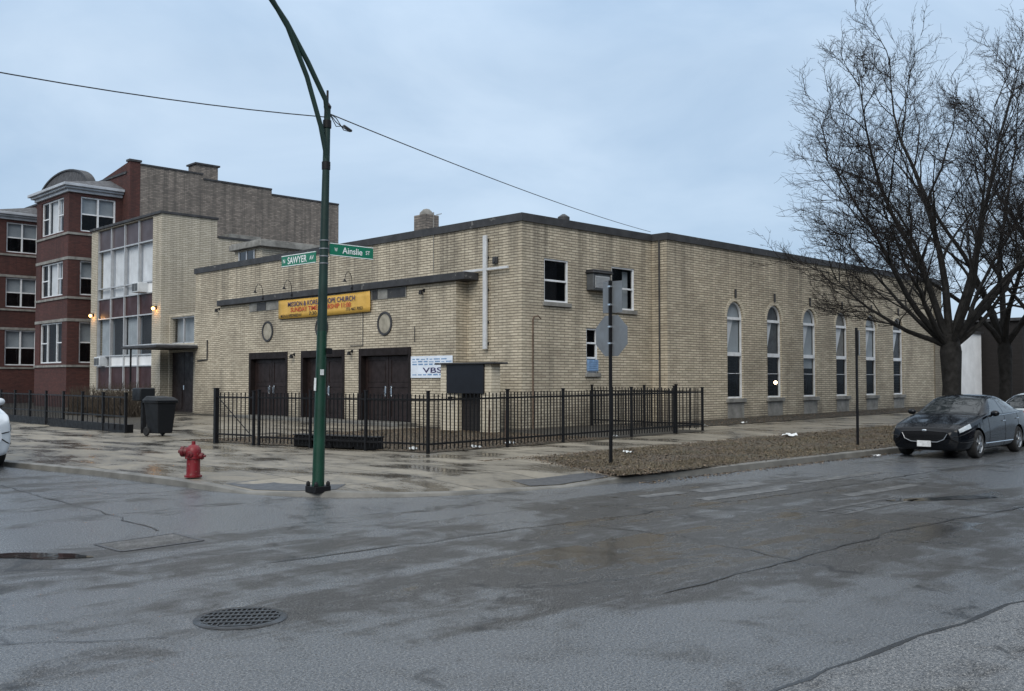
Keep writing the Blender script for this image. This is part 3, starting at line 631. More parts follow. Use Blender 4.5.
# arched windows
for i, cx in enumerate(ARCH):
    y = YB+.09; m = MB(); lo = arch_loop(cx, AW-.003, AZ0+.003, AZS); li = arch_loop(cx, AW-.045, AZ0+.06, AZS)
    V = [Vector((u,y-.03,v)) for u, v in lo]+[Vector((u,y-.03,v)) for u, v in li]+[Vector((u,y+.05,v)) for u, v in lo]+[Vector((u,y+.05,v)) for u, v in li]
    n = len(lo); F = []
    for k in range(n):
        k2 = (k+1) % n; F += [(k,k2,n+k2,n+k), (n+k,n+k2,3*n+k2,3*n+k), (2*n+k2,2*n+k,3*n+k,3*n+k2)]
    m.add(V, F); hw = AW-.06
    for zz, hh in ((AZS-.02,.10),(2.60,.14)): m.box((cx-hw,y-.045,zz-hh/2),(cx+hw,y+.045,zz+hh/2))
    m.box((cx-hw,y-.012,1.88),(cx+hw,y+.02,1.90))
    w = m.build('arched_window', M['white'], CH)
    m = MB(); m.add([(cx-hw-.01,y+.012,AZ0+.04),(cx+hw+.01,y+.012,AZ0+.04),(cx+hw+.01,y+.012,2.55),(cx-hw-.01,y+.012,2.55)], [(0,1,2,3)]); m.build('lower_pane', M['glass'], w)
    m = MB(); m.add([(cx-hw-.01,y+.012,2.65),(cx+hw+.01,y+.012,2.65),(cx+hw+.01,y+.012,3.87),(cx-hw-.01,y+.012,3.87)], [(0,1,2,3)]); m.build('upper_pane', M['glass'], w)
    m = MB(); a = [(cx+(hw+.01)*math.cos(PI*k/16), y+.012, AZS+.02+(hw+.0)*1.13*math.sin(PI*k/16)) for k in range(17)]; m.add(a, [tuple(range(17))]); m.build('fanlight', M['glass'], w)
    vr = random.Random(90+i); dq = vr.uniform(-.12,.14)
    # tied-back curtain, then a blind standing in for sky reflected in the upper glass
    m = MB(); m.add([(cx-hw,y+.05,2.66),(cx-hw,y+.05,3.88),(cx+.12+dq,y+.05,3.88),(cx-.08+dq*.7,y+.06,3.3),(cx-.34+dq*.3,y+.05,2.66)], [(0,1,2,3,4)]); m.build('curtain', M['curtain'], w)
    m = MB(); m.box((cx-hw,y+.08,2.62-(.5 if i == 2 else 0)),(cx+hw,y+.09,4.45)); m.build('blind', (M['blind'], M['acgrey'], M['blind'], M['grey_stone'])[vr.randrange(4)], w)
    m = MB(); m.add([(cx-.7,y+1.2,.5),(cx+.7,y+1.2,.5),(cx+.7,y+1.2,4.7),(cx-.7,y+1.2,4.7)], [(0,1,2,3)]); m.build('dark_interior', M['dark_in'], w)
    m = MB(); m.box((cx-AW-.1,YB-.09,AZ0-.15),(cx+AW+.1,YB+.04,AZ0-.003)); m.build('sill', M['grey_stone'], w, bevel=.01)
    m = MB(); m.box((cx-AW-.02,YB-.02,.12),(cx+AW+.02,YB+.02,AZ0-.152)); m.build('apron_panel', M['grey_stone'], w)
    # brick arch ring with keystone bracket
    m = MB(); a = [(AW+.02)*1, (AW+.15)]; V = []
    for k in range(17):
        an = PI*k/16
        for r in a:
            for yy in (YB-.012, YB+.02): V.append((cx+r*math.cos(an), yy, AZS+r*1.12*math.sin(an)))
    F = []
    for k in range(16):
        b0 = k*4; F += [(b0,b0+2,b0+6,b0+4),(b0+2,b0+3,b0+7,b0+6),(b0+1,b0,b0+4,b0+5)]
    m.add(V, F); m.build('arch_ring', M['brickpier'], w)
    m = MB(); m.box((cx-.04,YB-.06,4.66),(cx+.04,YB-.003,4.98)); m.build('keystone', M['coping'], w, bevel=.01)
# lit lamp seen through the second arched window
m = MB(); m.sphere((34.52, 20.3, 1.55), .07);
tag(m.build('indoor_lamp', M['bulb2']), 'small glowing lamp seen inside the second arched window', 'lamp')
# roof pieces
m = MB(); m.box((FX+1.2,26.5,ZR-.04),(FX+1.8,27.15,7.48)); c1 = m.build('chimney', M['greybrick'], CH)
m = MB(); m.lathe([(.26,7.48),(.24,7.58),(.12,7.70),(.02,7.73)], (FX+1.5,26.82,0), 12); m.build('chimney_cap', M['grey_stone'], c1)
m = MB(); m.lathe([(.12,ZR-.04),(.12,6.85),(.2,6.85),(.2,6.98),(.05,7.08)], (23.6,21.6,0), 12); m.build('roof_vent', M['coping'], CH)
m = MB(); m.tube([(FX-.03,24.6,6.3),(FX-.03,24.6,7.15)], .016, 6); m.tube([(FX-.03,24.45,7.05),(FX-.03,24.2,7.05)], .012, 6); m.tube([(FX-.03,24.6,5.2),(FX-.03,24.6,6.3)], .012, 6); m.build('antenna_mast', M['grey_stone'], CH)
m = MB(); m.tube([(26.86,YB+.30,.2),(26.86,YB+.30,ZR)], .03, 8); m.build('downpipe', M['coping'], CH)
m = MB(); m.tube([(21.03,YS-.04,.15),(21.03,YS-.04,3.45),(21.06,YS-.06,3.55),(21.2,YS-.1,3.58),(21.3,YS-.1,3.5)], .022, 8); m.build('vent_pipe', M['rust'], CH)
m = MB()
for z in (.35,): m.tube([(VX-.03,25.0,2.9),(VX-.03,25.0,3.4)], .012, 6)
m.tube([(VX-.03,27.85,2.85),(VX-.03,27.85,4.3)], .012, 6); m.tube([(VX-.03,27.85,2.85),(VX-.03,28.6,2.85)], .012, 6)
m.tube([(FX-.03,40.0,3.4),(FX-.03,40.0,2.55),(FX-.03,40.9,2.5)], .03, 6); m.build('conduit', M['coping'], CH)

# --- things fixed to the church
CR = empty('wall_cross', (FX-.1,22.02,2.6), 'tall thin white cross mounted on the brick wall', 'cross')
m = MB(); m.box((FX-.16,21.945,2.6),(FX-.09,22.095,6.1)); m.build('upright', M['crosspaint'], CR, bevel=.006)
m = MB(); m.box((FX-.155,21.0,5.01),(FX-.095,21.94,5.085)); m.box((FX-.155,22.10,5.01),(FX-.095,23.0,5.085)); m.build('crossbar', M['crosspaint'], CR, bevel=.006)
m = MB()
for z in (2.75,3.4,4.4,5.4,5.95): m.box((FX-.09,21.96,z),(FX-.002,22.08,z+.06))
m.build('wall_bracket', M['coping'], CR)
GL = []
for i, (cy, lab) in enumerate([(34.3,'black gooseneck lamp arching over the left end of the yellow banner'),(32.2,'black gooseneck lamp between the banner left end and the green street pole'),(28.3,'black gooseneck lamp arching over the right end of the yellow banner')]):
    if i == 0:
        g = empty('gooseneck_lamp', (VX-.17,cy,VZ+.1), lab, 'lamp', 'gooseneck lamps over the yellow banner')
        m = MB(); m.tube([(0,0,0),(-.03,0,.35),(-.15,-.0,.52),(-.35,0,.55),(-.5,0,.42),(-.56,0,.25)], .012, 8); m.build('arm', M['black'], g, False)
        m = MB(); m.lathe([(.02,.27),(.035,.25),(.075,.18),(.07,.18),(.015,.24)], (-.565,0,0), 14); m.build('shade', M['black'], g, False)
        m = MB(); m.lathe([(.05,-.02),(.05,0.015)], (0,0,0), 12, 'x'); m.build('wall_plate', M['black'], g, False)
        g0 = g
    else:
        g = copy_tree(g0); g.location = (VX-.17,cy,VZ+.1); g['label'] = lab
    g.rotation_euler[2] = R(28)
# yellow banner
BN = empty('yellow_banner', (VX-.1,30.3,4.0), 'yellow vinyl banner with navy and red lettering hung under the dark eaves band', 'banner')
m = MB(); V = []; nb = 24
for i in range(nb+1):
    y = 33.26-(33.26-27.35)*i/nb
    for j in range(5): V.append((VX-.10+.014*math.sin(i*1.1)*math.sin(j*.8+.4), y, 4.0+.71*j/4-.02*math.sin(PI*i/nb)))
m.add(V, [(i*5+j,(i+1)*5+j,(i+1)*5+j+1,i*5+j+1) for i in range(nb) for j in range(4)], True); bo = m.build('sheet', M['yellow'], BN)
sm_ = bo.modifiers.new('thick', 'SOLIDIFY'); sm_.thickness = .006
UX, UZ, NX = (0,-1,0), (0,0,1), (-1,0,0)
text_part('lettering', 'MISSION & KOREAN HOPE CHURCH', M['ink_navy'], BN, (VX-.118,32.55,4.43), UX, UZ, 4.35, .18, NX)
text_part('lettering', 'SUNDAY TIME: WORSHIP 11:00', M['ink_red'], BN, (VX-.118,32.35,4.22), UX, UZ, 3.9, .17, NX)
text_part('lettering', 'MON & WEDNESDAY', M['ink_black'], BN, (VX-.118,33.05,4.04), UX, UZ, 1.45, .11, NX)
text_part('lettering', '7:30', M['ink_black'], BN, (VX-.118,31.1,4.05), UX, UZ, .5, .13, NX)
text_part('lettering', '773 463 7053', M['ink_black'], BN, (VX-.118,28.75,4.09), UX, UZ, 1.0, .11, NX)
m = MB()
for y, z in ((33.2,4.66),(27.41,4.66),(33.2,4.02),(27.41,4.02)): m.tube([(VX-.10,y,z),(VX-.005,y,z+.08)], .01, 6)
m.build('grommet_tie', M['black'], BN)
# white banner right of the third door
WB = empty('white_banner', (VX-.05,24.2,1.72), 'white and pale blue vinyl banner on the brick between door and dark sign board', 'banner')
m = MB(); m.box((VX-.05,23.10,1.72),(VX-.035,25.16,2.42)); m.build('sheet', M['banner_white'], WB)
text_part('lettering', 'VBS', M['ink_navy'], WB, (VX-.052,24.55,1.88), UX, UZ, .95, .17, NX)
m = MB(); rr = random.Random(3)
for z in (2.30,2.22,2.13,1.80):
    y = 25.08
    while y > 23.3:
        w = rr.uniform(.08,.3); m.box((VX-.053,y-w,z),(VX-.0515,y,z+rr.uniform(.025,.05))); y -= w+.07
m.build('printed_line', M['ink_blue'], WB)
# wall AC sleeve between the upper windows
AC = empty('air_conditioner', (23.93,YS,4.5), 'grey boxy air conditioner sleeve jutting from brick between the two upper church windows', 'air conditioner')
m = MB(); m.box((23.50,YS-.30,4.50),(24.36,YS-.005,5.04)); m.build('case', M['acgrey'], AC, bevel=.02)
m = MB(); m.box((23.58,YS-.315,4.57),(24.28,YS-.305,4.96))
for k in range(8): m.box((23.59,YS-.332,4.59+k*.045),(24.27,YS-.316,4.61+k*.045))
m.build('grille', M['mullion'], AC)
m = MB(); m.box((23.44,YS-.36,5.043),(24.42,YS-.003,5.10)); m.box((23.47,YS-.34,5.10),(24.39,YS-.003,5.16)); m.build('hood', M['coping'], AC, bevel=.02)
# little wall fixtures
def fixture(name, c, lab, cat, sz=.16, grp='dark flood lights on the church front'):
    g = empty(name, c, lab, cat, grp)
    m = MB(); m.box((-.02,-.05,-.05),(0,.05,.05)); m.tube([(-.02,0,0),(-.12,0,-.02)], .018, 6); m.build('bracket', M['black'], g, False)
    m = MB(); m.lathe([(.02,.0),(.055,-.02),(.075,-.14),(.07,-.14),(.03,-.05)], (-.14,0,0), 12); m.build('lamp_head', M['black'], g, False)
    return g
fixture('flood_light', (VX-.003,32.25,2.62), 'small black flood light between first and second church doors', 'light')
fixture('flood_light', (VX-.003,28.5,2.66), 'small black flood light between second and third church doors', 'light')
fixture('flood_light', (VX-.003,24.55,4.55), 'small black flood light under the right end of the eaves band', 'light')
fixture('flood_light', (FX-.003,39.0,4.72), 'small dark light high on the brick near the left end of the church', 'light')
for (z, lab) in ((5.42,'dark junction box on the brick just above the cross arm'),):
    m = MB(); m.box((FX-.09,21.55,5.2),(FX-.003,21.74,5.42)); m.box((FX-.12,21.60,5.24),(FX-.09,21.69,5.38))
    tag(m.build('junction_box', M['coping'], bevel=.01), lab, 'electrical box')

# ------------------------------------------------------------------ brick sign board in the yard
SB = empty('sign_board', (18.9,21.1,.14), 'dark letter board held between two pale brick piers in the church yard', 'sign')
SX = 18.9
for y0, y1 in ((20.07,20.52),(21.51,22.26)):
    m = MB(); m.box((SX,y0,.12),(SX+.36,y1,2.10)); m.build('pier', M['brickpier'], SB, bevel=.01)
m = MB(); m.box((SX-.12,19.86,2.103),(SX+.46,22.4,2.155)); m.build('cap_slab', M['coping'], SB, bevel=.01)
m = MB(); m.box((SX-.06,20.33,1.26),(SX-.003,21.93,2.098)); m.build('letter_board', M['screen'], SB, bevel=.01)
m = MB(); m.box((SX+.2,20.523,.14),(SX+.3,21.507,1.255)); m.build('opening_shade', M['darkbrick'], SB)  # near-black panel fills the opening in place of its shade
m = MB(); m.lathe([(.05,0),(.07,.12)], (SX-.20,21.6,1.05), 10); m.tube([(SX+.16,21.6,1.16),(SX-.18,21.6,1.14)], .02, 6); m.build('spot_lamp', M['black'], SB)

# ------------------------------------------------------------------ iron fences
def fence_bay(parent, p, q, hgt, sp, post=True, rails=(.16,.90), post_r=.04):
    p, q = Vector(p), Vector(q); d = (q-p); Ln = d.length
    for r in rails: m = MB(); m.bar(p+Vector((0,0,r*hgt)), q+Vector((0,0,r*hgt)), .035, .04); m.build('rail', M['black'], parent)
    m = MB(); k = max(1, int(round(Ln/sp)))
    for i in range(1, k):
        a = p+d*(i/k); hh = hgt*random.uniform(.985,1.01)
        m.bar(a+Vector((0,0,.07)), a+Vector((random.uniform(-.006,.006),random.uniform(-.006,.006),hh)), .02, .02)
    m.build('picket_panel', M['black'], parent)
def fence_post(parent, p, hgt, w=.055):
    m = MB(); p = Vector(p); m.box(p-Vector((w/2,w/2,.1)), p+Vector((w/2,w/2,hgt))); m.box(p+Vector((-w*.7,-w*.7,hgt)), p+Vector((w*.7,w*.7,hgt+.02))); m.build('post', M['black'], parent)
FH = 1.24
C0 = (13.02,15.73,.12); A1 = (11.88,20.53,.12); A2 = (11.61,22.08,.12)
fs = empty('iron_fence', C0, 'black iron picket fence along the wide wet sidewalk in front of the church doors', 'fence', 'black picket fences round the church yard')
pts = [Vector(C0).lerp(Vector(A1), t) for t in (0,.34,.67,1)]
for p in pts: fence_post(fs, p, FH+.05)
for a, c in zip(pts, pts[1:]): fence_bay(fs, a, c, FH, .115)
gt = empty('iron_gate', A1, 'black iron picket gate with thick end post beside the yard entrance', 'gate')
fence_post(gt, A2, FH+.08, .10); fence_post(gt, Vector(A1).lerp(Vector(A2), .12), FH+.02)
fence_bay(gt, Vector(A1).lerp(Vector(A2), .12), A2, FH, .15, rails=(.18,.9))
m = MB(); m.tube([Vector(A1).lerp(Vector(A2),.2)+Vector((0,0,.25)), Vector(A1).lerp(Vector(A2),.9)+Vector((0,0,1.05))], .012, 6); m.build('brace', M['black'], gt)
# return of the fence to the vestibule (behind)
A3 = (20.0, 23.4+13.2, .12)
fe = empty('iron_fence', (13.05,15.73,.12), 'black iron picket fence along the narrow side street sidewalk by the corner', 'fence', 'black picket fences round the church yard')
E1 = Vector((22.1,16.12,.18)); S0 = Vector((13.07,15.735,.12)); ne = 5
pts = [S0.lerp(E1, t) for t in (.26,.475,.78,1.0)]
pts = [S0]+pts
for p in pts[1:]: fence_post(fe, p, FH+.05)
for a, c in zip(pts, pts[1:]): fence_bay(fe, a, c, FH, .115)
E2 = Vector((23.55,16.2,.19))
g2 = empty('iron_gate', E1, 'black iron gate with wide spaced bars at the right end of the yard fence', 'gate')
fence_post(g2, E1+(E2-E1)*.06, FH+.1); fence_post(g2, E2, FH); fence_bay(g2, E1+(E2-E1)*.06, E2, FH, .33)
E3 = Vector((23.6,20.4,.2))
f3 = empty('iron_fence', E2, 'black iron picket fence running back from right gate to the brick wall', 'fence', 'black picket fences round the church yard')
fence_post(f3, E3, FH+.05); fence_post(f3, E2.lerp(E3,.5), FH+.05)
fence_bay(f3, E2+Vector((.05,.06,0)), E2.lerp(E3,.5), FH, .125); fence_bay(f3, E2.lerp(E3,.5), E3, FH, .125)
# far left fence in front of the apartment houses
FF = empty('iron_fence', (12.2,28,.12), 'long low black railing in front of the brick apartment houses at left', 'fence')
fa, fb = Vector((11.9,28.0,.12)), Vector((12.5,44,.12)); nn = 9
m = MB(); m.box((11.95,28.05,.12),(12.15,34.2,.36)); m.build('base_wall', M['black'], FF); m = MB(); m.box((12.16,34.2,.12),(12.36,44,.36)); m.build('base_wall', M['black'], FF)
for i in range(nn+1):
    p = fa.lerp(fb, i/nn); fence_post(FF, p, 1.15, .07)
    if i < nn:
        q = fa.lerp(fb, (i+1)/nn)
        fence_bay(FF, p, q, 1.05, .45 if i < 3 else .16, rails=(.45,.98))
# posts in the yard
m = MB(); m.bar((18.1,19.3,.1),(18.1,19.28,.85),.06,.03); m.box((18.06,19.25,.1),(18.14,19.35,.16)); tag(m.build('stub_post', M['rust']), 'short rusty stub post just left of the corner fence post', 'post', 'rusty stub posts in the yard')
m = MB(); m.bar((15.9,16.35,.1),(15.92,16.36,.95),.09,.05); m.box((15.84,16.29,.1),(15.96,16.41,.15)); tag(m.build('stub_post', M['rust']), 'rusty brown stub post behind pickets below the vent pipe', 'post', 'rusty stub posts in the yard')
m = MB(); 
for i in range(4):
    t0, t1 = i/4, (i+1)/4; p = Vector((12.35,19.6,.12)).lerp(Vector((12.95,17.3,.12)), t0+.01); q = Vector((12.35,19.6,.12)).lerp(Vector((12.95,17.3,.12)), t1-.01)
    m.bar(p+Vector((0,0,.14)), q+Vector((0,0,.14)), .35, .24+.03*(i%2))
m.bar((12.35,19.6,.40),(12.95,17.3,.40),.38,.035)
tag(m.build('planter_box', M['black'], bevel=.02), 'long low black box lying inside the fence by the street pole', 'box')

# ------------------------------------------------------------------ buff building with curtain wall and entrance link
CB = empty('office_building', (20.56,44.6,.12), 'two storey buff brick building with tall grid of curtained windows', 'building')
BX, BY0, BY1, BH = 20.56, 44.6, 53.0, 9.55
CY0, CY1 = 45.55, 52.2      # curtain wall opening
m = MB()
m.box((BX,BY0,0),(BX+.35,CY0,BH)); m.box((BX,CY1,0),(BX+.35,BY1,BH)); m.box((BX,CY0,0),(BX+.35,CY1,1.12)); m.box((BX,CY0,9.50),(BX+.35,CY1,BH))
m.box((BX+.351,BY0,0),(40,BY0+.3,BH-.9)); m.box((BX+.351,BY0,BH-.899),(23.4,BY0+.3,BH)); m.box((BX+.351,BY1-.3,0),(40,BY1,BH-.9)); m.box((BX+.351,BY1-.3,BH-.899),(23.4,BY1,BH)); m.box((39.7,BY0+.301,0),(40,BY1-.301,BH-.9))
m.box((23.2,BY0+.301,BH-.9),(23.4,BY1-.301,BH))
m.build('wall', M['brick2'], CB)
m = MB(); m.add([(BX+.3,BY0+.25,BH-.15),(23.3,BY0+.25,BH-.15),(23.3,BY1-.25,BH-.15),(BX+.3,BY1-.25,BH-.15)],[(0,1,2,3)]); m.add([(23.3,BY0+.25,BH-1.0),(39.8,BY0+.25,BH-1.0),(39.8,BY1-.25,BH-1.0),(23.3,BY1-.25,BH-1.0)],[(0,1,2,3)]); m.build('roof', M['roof'], CB)
m = MB(); m.box((BX-.10,BY0-.06,BH+.003),(BX+.4,BY1+.06,BH+.13)); m.box((BX+.401,BY0-.06,BH+.003),(23.45,BY0+.36,BH+.13)); m.box((23.46,BY0-.05,BH-.897),(40.05,BY0+.36,BH-.78)); m.build('coping', M['coping'], CB, bevel=.01)
rows = [(1.15,2.35,'maroon'),(2.35,2.89,'whitewall'),(2.89,4.83,'w'),(4.83,5.87,'maroon'),(5.87,6.42,'sm'),(6.42,8.40,'c'),(8.40,9.49,'purple')]
ncol = 4; cw = (CY1-CY0)/ncol
for j, (z0, z1, k) in enumerate(rows):
    for i in range(ncol):
        y0, y1 = CY0+i*cw+.02, CY0+(i+1)*cw-.02; kk = k
        if k == 'whitewall' and i == 3: kk = 'w'
        if k == 'sm': kk = 'c' if i != 0 else 'whitewall'
        if kk in ('w','c'):
            m = MB(); m.add([(BX+.16,y0,z0+.02),(BX+.16,y1,z0+.02),(BX+.16,y1,z1-.02),(BX+.16,y0,z1-.02)],[(0,1,2,3)]); w = m.build('window', M['glass'], CB)
            m = MB(); V = []; nn2 = 28
            for q in range(nn2+1):
                yy = y0+(y1-y0)*q/nn2
                if i in (0,2) and kk == 'c' and .45 < q/nn2 < .62 and j > 5: yy += .0
                xx = BX+.30+.035*math.sin(q*1.5+i)
                V += [(xx,yy,z0),(xx,yy,z1)]
            m.add(V,[(2*q,2*q+2,2*q+3,2*q+1) for q in range(nn2)],True)
            m.build('curtain', M['curtain'] if kk == 'c' else M['blind' if (i+j)%2 else 'dark_in'], w)
        else:
            m = MB(); m.box((BX+.12,y0,z0+.02),(BX+.2,y1,z1-.02)); m.build('spandrel', M[kk], CB)
for i in range(ncol+1):
    y = CY0+i*cw; m = MB(); m.box((BX+.03,y-.035,1.13),(BX+.2,y+.035,9.495)); m.build('mullion', M['mullion'], CB)
for z0, z1, k in rows: m = MB(); m.box((BX+.05,CY0-.02,z0-.03),(BX+.19,CY1+.02,z0+.03)); m.build('transom', M['mullion'], CB)
m = MB(); m.box((BX+.5,CY0-.3,.2),(BX+.55,CY1+.3,9.3)); m.build('dark_interior', M['dark_in'], CB)
# penthouse/second roof block behind
m = MB(); m.box((24.2,44.9,BH-.95),(26,46.2,BH-.55)); m.build('roof_hatch', M['grey_stone'], CB)
# entrance link with canopy
LX = 20.95
LK = empty('entrance_link', (LX,42.9,.12), 'narrow brick entrance with dark door and high window between church and buff building', 'building')
m = MB(); m.poly([(41.22,0),(44.58,0),(44.58,4.75),(41.22,4.75)], [rect(42.05,44.45,.13,2.95), rect(42.0,44.4,3.35,4.6)], lambda u, v: Vector((LX,u,v)), .25, (1,0,0))
m.box((LX+.3,41.23,0),(LX+5,41.3,4.7)); m.build('wall', M['brick2'], LK, fix=False)
m = MB(); m.add([(LX,41.22,4.75),(LX+5,41.22,4.75),(LX+5,44.58,4.75),(LX,44.58,4.75)],[(0,1,2,3)]); m.build('roof', M['roof'], LK)
m = MB(); m.box((LX+.15,42.06,.14),(LX+.2,43.22,2.94)); m.box((LX+.15,43.25,.14),(LX+.2,44.44,2.94)); m.box((LX+.12,42.2,.3),(LX+.149,43.1,1.3)); m.box((LX+.12,43.4,.3),(LX+.149,44.3,1.3)); d = m.build('door', M['maroon'] if False else M['darkpaint'], LK)
m = MB(); m.box((LX+.08,43.1,1.2),(LX+.148,43.18,1.4)); m.build('handle', M['chrome'], d)
m = MB()
for y0, y1 in ((42.03,43.17),(43.23,44.37)):
    m.add([(LX+.13,y0,3.37),(LX+.13,y1,3.37),(LX+.13,y1,4.58),(LX+.13,y0,4.58)],[(0,1,2,3)])
w = m.build('window', M['glass'], LK)
m = MB(); m.box((LX+.08,43.17,3.36),(LX+.16,43.23,4.59)); m.box((LX+.08,42.0,4.54),(LX+.16,44.4,4.6)); m.box((LX+.08,42.0,3.35),(LX+.16,44.4,3.41)); m.build('frame', M['mullion'], w)
m = MB(); m.box((LX+.4,41.5,3.0),(LX+.45,44.5,4.7)); m.build('blind', M['blind'], w)
m = MB(); m.box((LX-2.3,40.9,3.05),(LX-.003,44.5,3.16)); cn = m.build('canopy', M['coping'], LK, bevel=.02)
m = MB(); m.box((LX-2.25,40.95,3.163),(LX-.004,44.45,3.23)); m.build('canopy_top', M['canopytop'], cn, bevel=.02)
m = MB()
m.tube([(LX-2.1,43.9,.1),(LX-2.1,43.9,3.05)], .045, 8); m.build('canopy_post', M['black'], LK)
def sconce(c, lab):
    g = empty('wall_lamp', c, lab, 'lamp', 'lit wall lamps on the buff building')
    m = MB(); m.box((-.03,-.07,-.05),(0,.07,.13)); m.tube([(-.03,0,.09),(-.16,0,.1)], .02, 6); m.box((-.24,-.1,.07),(-.10,.1,.12)); m.build('bracket', M['black'], g, False)
    m = MB(); m.sphere((-.17,0,.0), .075, 12, 8); m.build('bulb', M['bulb'], g, False)
    ld = bpy.data.lights.new('lamp_light', 'POINT'); ld.energy = 6; ld.color = (1,.5,.16); ld.shadow_soft_size = .06
    lo = bpy.data.objects.new('lamp_light', ld); COL.objects.link(lo); lo.parent = g; lo.location = (-.2,0,-.08)
sconce((BX-.003,45.05,5.05), 'lit amber wall lamp on the right brick pier by the entrance canopy')
sconce((BX-.003,52.6,5.05), 'lit amber wall lamp on the left brick pier next to red brick house')
def window_ac(c, lab):
    g = empty('air_conditioner', c, lab, 'air conditioner')
    m = MB(); m.box((-.5,-.36,0),(.12,.36,.48)); m.build('case', M['acwhite'], g, False, bevel=.02)
    m = MB(); m.box((-.515,-.30,.06),(-.503,-.02,.42)); m.box((-.515,.03,.06),(-.503,.30,.42)); m.build('grille', M['acgrey'], g, False)
window_ac((BX+.1,46.6,5.9), 'white window air conditioner poking out of the upper curtained windows')
window_ac((BX+.25,51.5,2.36), 'white air conditioner set low in the left column of buff building windows')
# grey rooftop block behind church roof
PB = empty('rooftop_block', (27,36.5,ZR), 'grey clad low rooftop block with small window behind the church parapet', 'building')
m = MB(); m.box((22.4,38.6,ZR-.04),(28,41.0,7.55)); m.build('wall', M['brick2'], PB)
m = MB(); m.box((22.15,38.3,7.553),(28.2,41.1,7.80)); m.box((22.2,38.35,7.803),(28.1,41.0,7.86)); m.build('roof', M['grey_stone'], PB, bevel=.02)
m = MB(); m.box((22.36,39.2,6.75),(22.399,40.5,7.45)); w = m.build('window', M['glassdark'], PB)
m = MB()
for y in (39.17,39.83,40.5): m.box((22.33,y-.04,6.72),(22.359,y+.04,7.48))
m.build('frame', M['greytrim'], w)

# ------------------------------------------------------------------ red brick apartment house
RB = empty('apartment_building', (23,54,.12), 'three storey red brick apartment house with square bays and grey side wall', 'building')
HX, HY = 23.0, 54.0
m = MB(); m.box((HX,HY+.36,0),(HX+.35,85,13.3)); m.box((HX,HY,0),(HX+.6,HY+.35,13.95)); m.build('wall', M['redbrick'], RB)
m = MB(); xs = [(HX+.601,27.4,13.80),(27.401,32,13.52),(32.001,37.0,13.2)]
for x0, x1, z in xs: m.box((x0,HY+.01,0),(x1,HY+.35,z))
m.box((36.6,HY+.36,0),(37.0,85,12.7)); m.build('side_wall', M['greybrick'], RB)
m = MB()
for x0, x1, z in xs: m.box((x0,HY-.04,z+.003),(x1,HY+.4,z+.10))
m.box((HX-.06,HY-.06,13.953),(HX+.66,HY+.41,14.07)); m.box((HX-.06,HY+.411,13.303),(HX+.4,59.9,13.42)); m.box((HX-.06,68.1,13.303),(HX+.4,85,13.42)); m.build('coping', M['coping'], RB)
m = MB(); m.add([(HX+.3,HY+.3,12.6),(36.8,HY+.3,12.6),(36.8,85,12.6),(HX+.3,85,12.6)],[(0,1,2,3)]); m.build('roof', M['roof'], RB)
# sloping gable shoulder by the corner
m = MB(); m.prism([(HX+.02,HY+.36,13.31),(HX+.02,HY+.36,13.93),(HX+.02,58,13.45),(HX+.02,58,13.31)], (.3,0,0)); m.build('shoulder', M['redbrick'], RB)
m = MB(); a = [(HX-.05,64.0+4.0*math.cos(PI*k/20),13.3+1.5*math.sin(PI*k/20)) for k in range(21)]; m.prism(a, (.42,0,0)); ga = m.build('arched_gable', M['shingle'], RB)
m = MB(); V = []; 
for k in range(21):
    for r, in ((1,),(1.06,)): V += [(HX-.12,64.0+4.0*r*math.cos(PI*k/20),13.3+1.5*r*math.sin(PI*k/20)),(HX+.42,64.0+4.0*r*math.cos(PI*k/20),13.3+1.5*r*math.sin(PI*k/20))]
m.add(V,[f for k in range(20) for f in ((k*4,k*4+2,k*4+6,k*4+4),(k*4+2,k*4+3,k*4+7,k*4+6),(k*4+1,k*4,k*4+4,k*4+5))]); m.build('gable_trim', M['coping'], ga)
m = MB(); m.box((27.2,HY+.5,12.5),(28.6,HY+1.5,14.5)); ck = m.build('chimney', M['greybrick'], RB)
m = MB(); m.box((27.1,HY+.4,14.503),(28.7,HY+1.6,14.6)); m.build('chimney_cap', M['coping'], ck)
FL = [(2.59,4.85),(6.33,8.23),(9.86,11.79)]
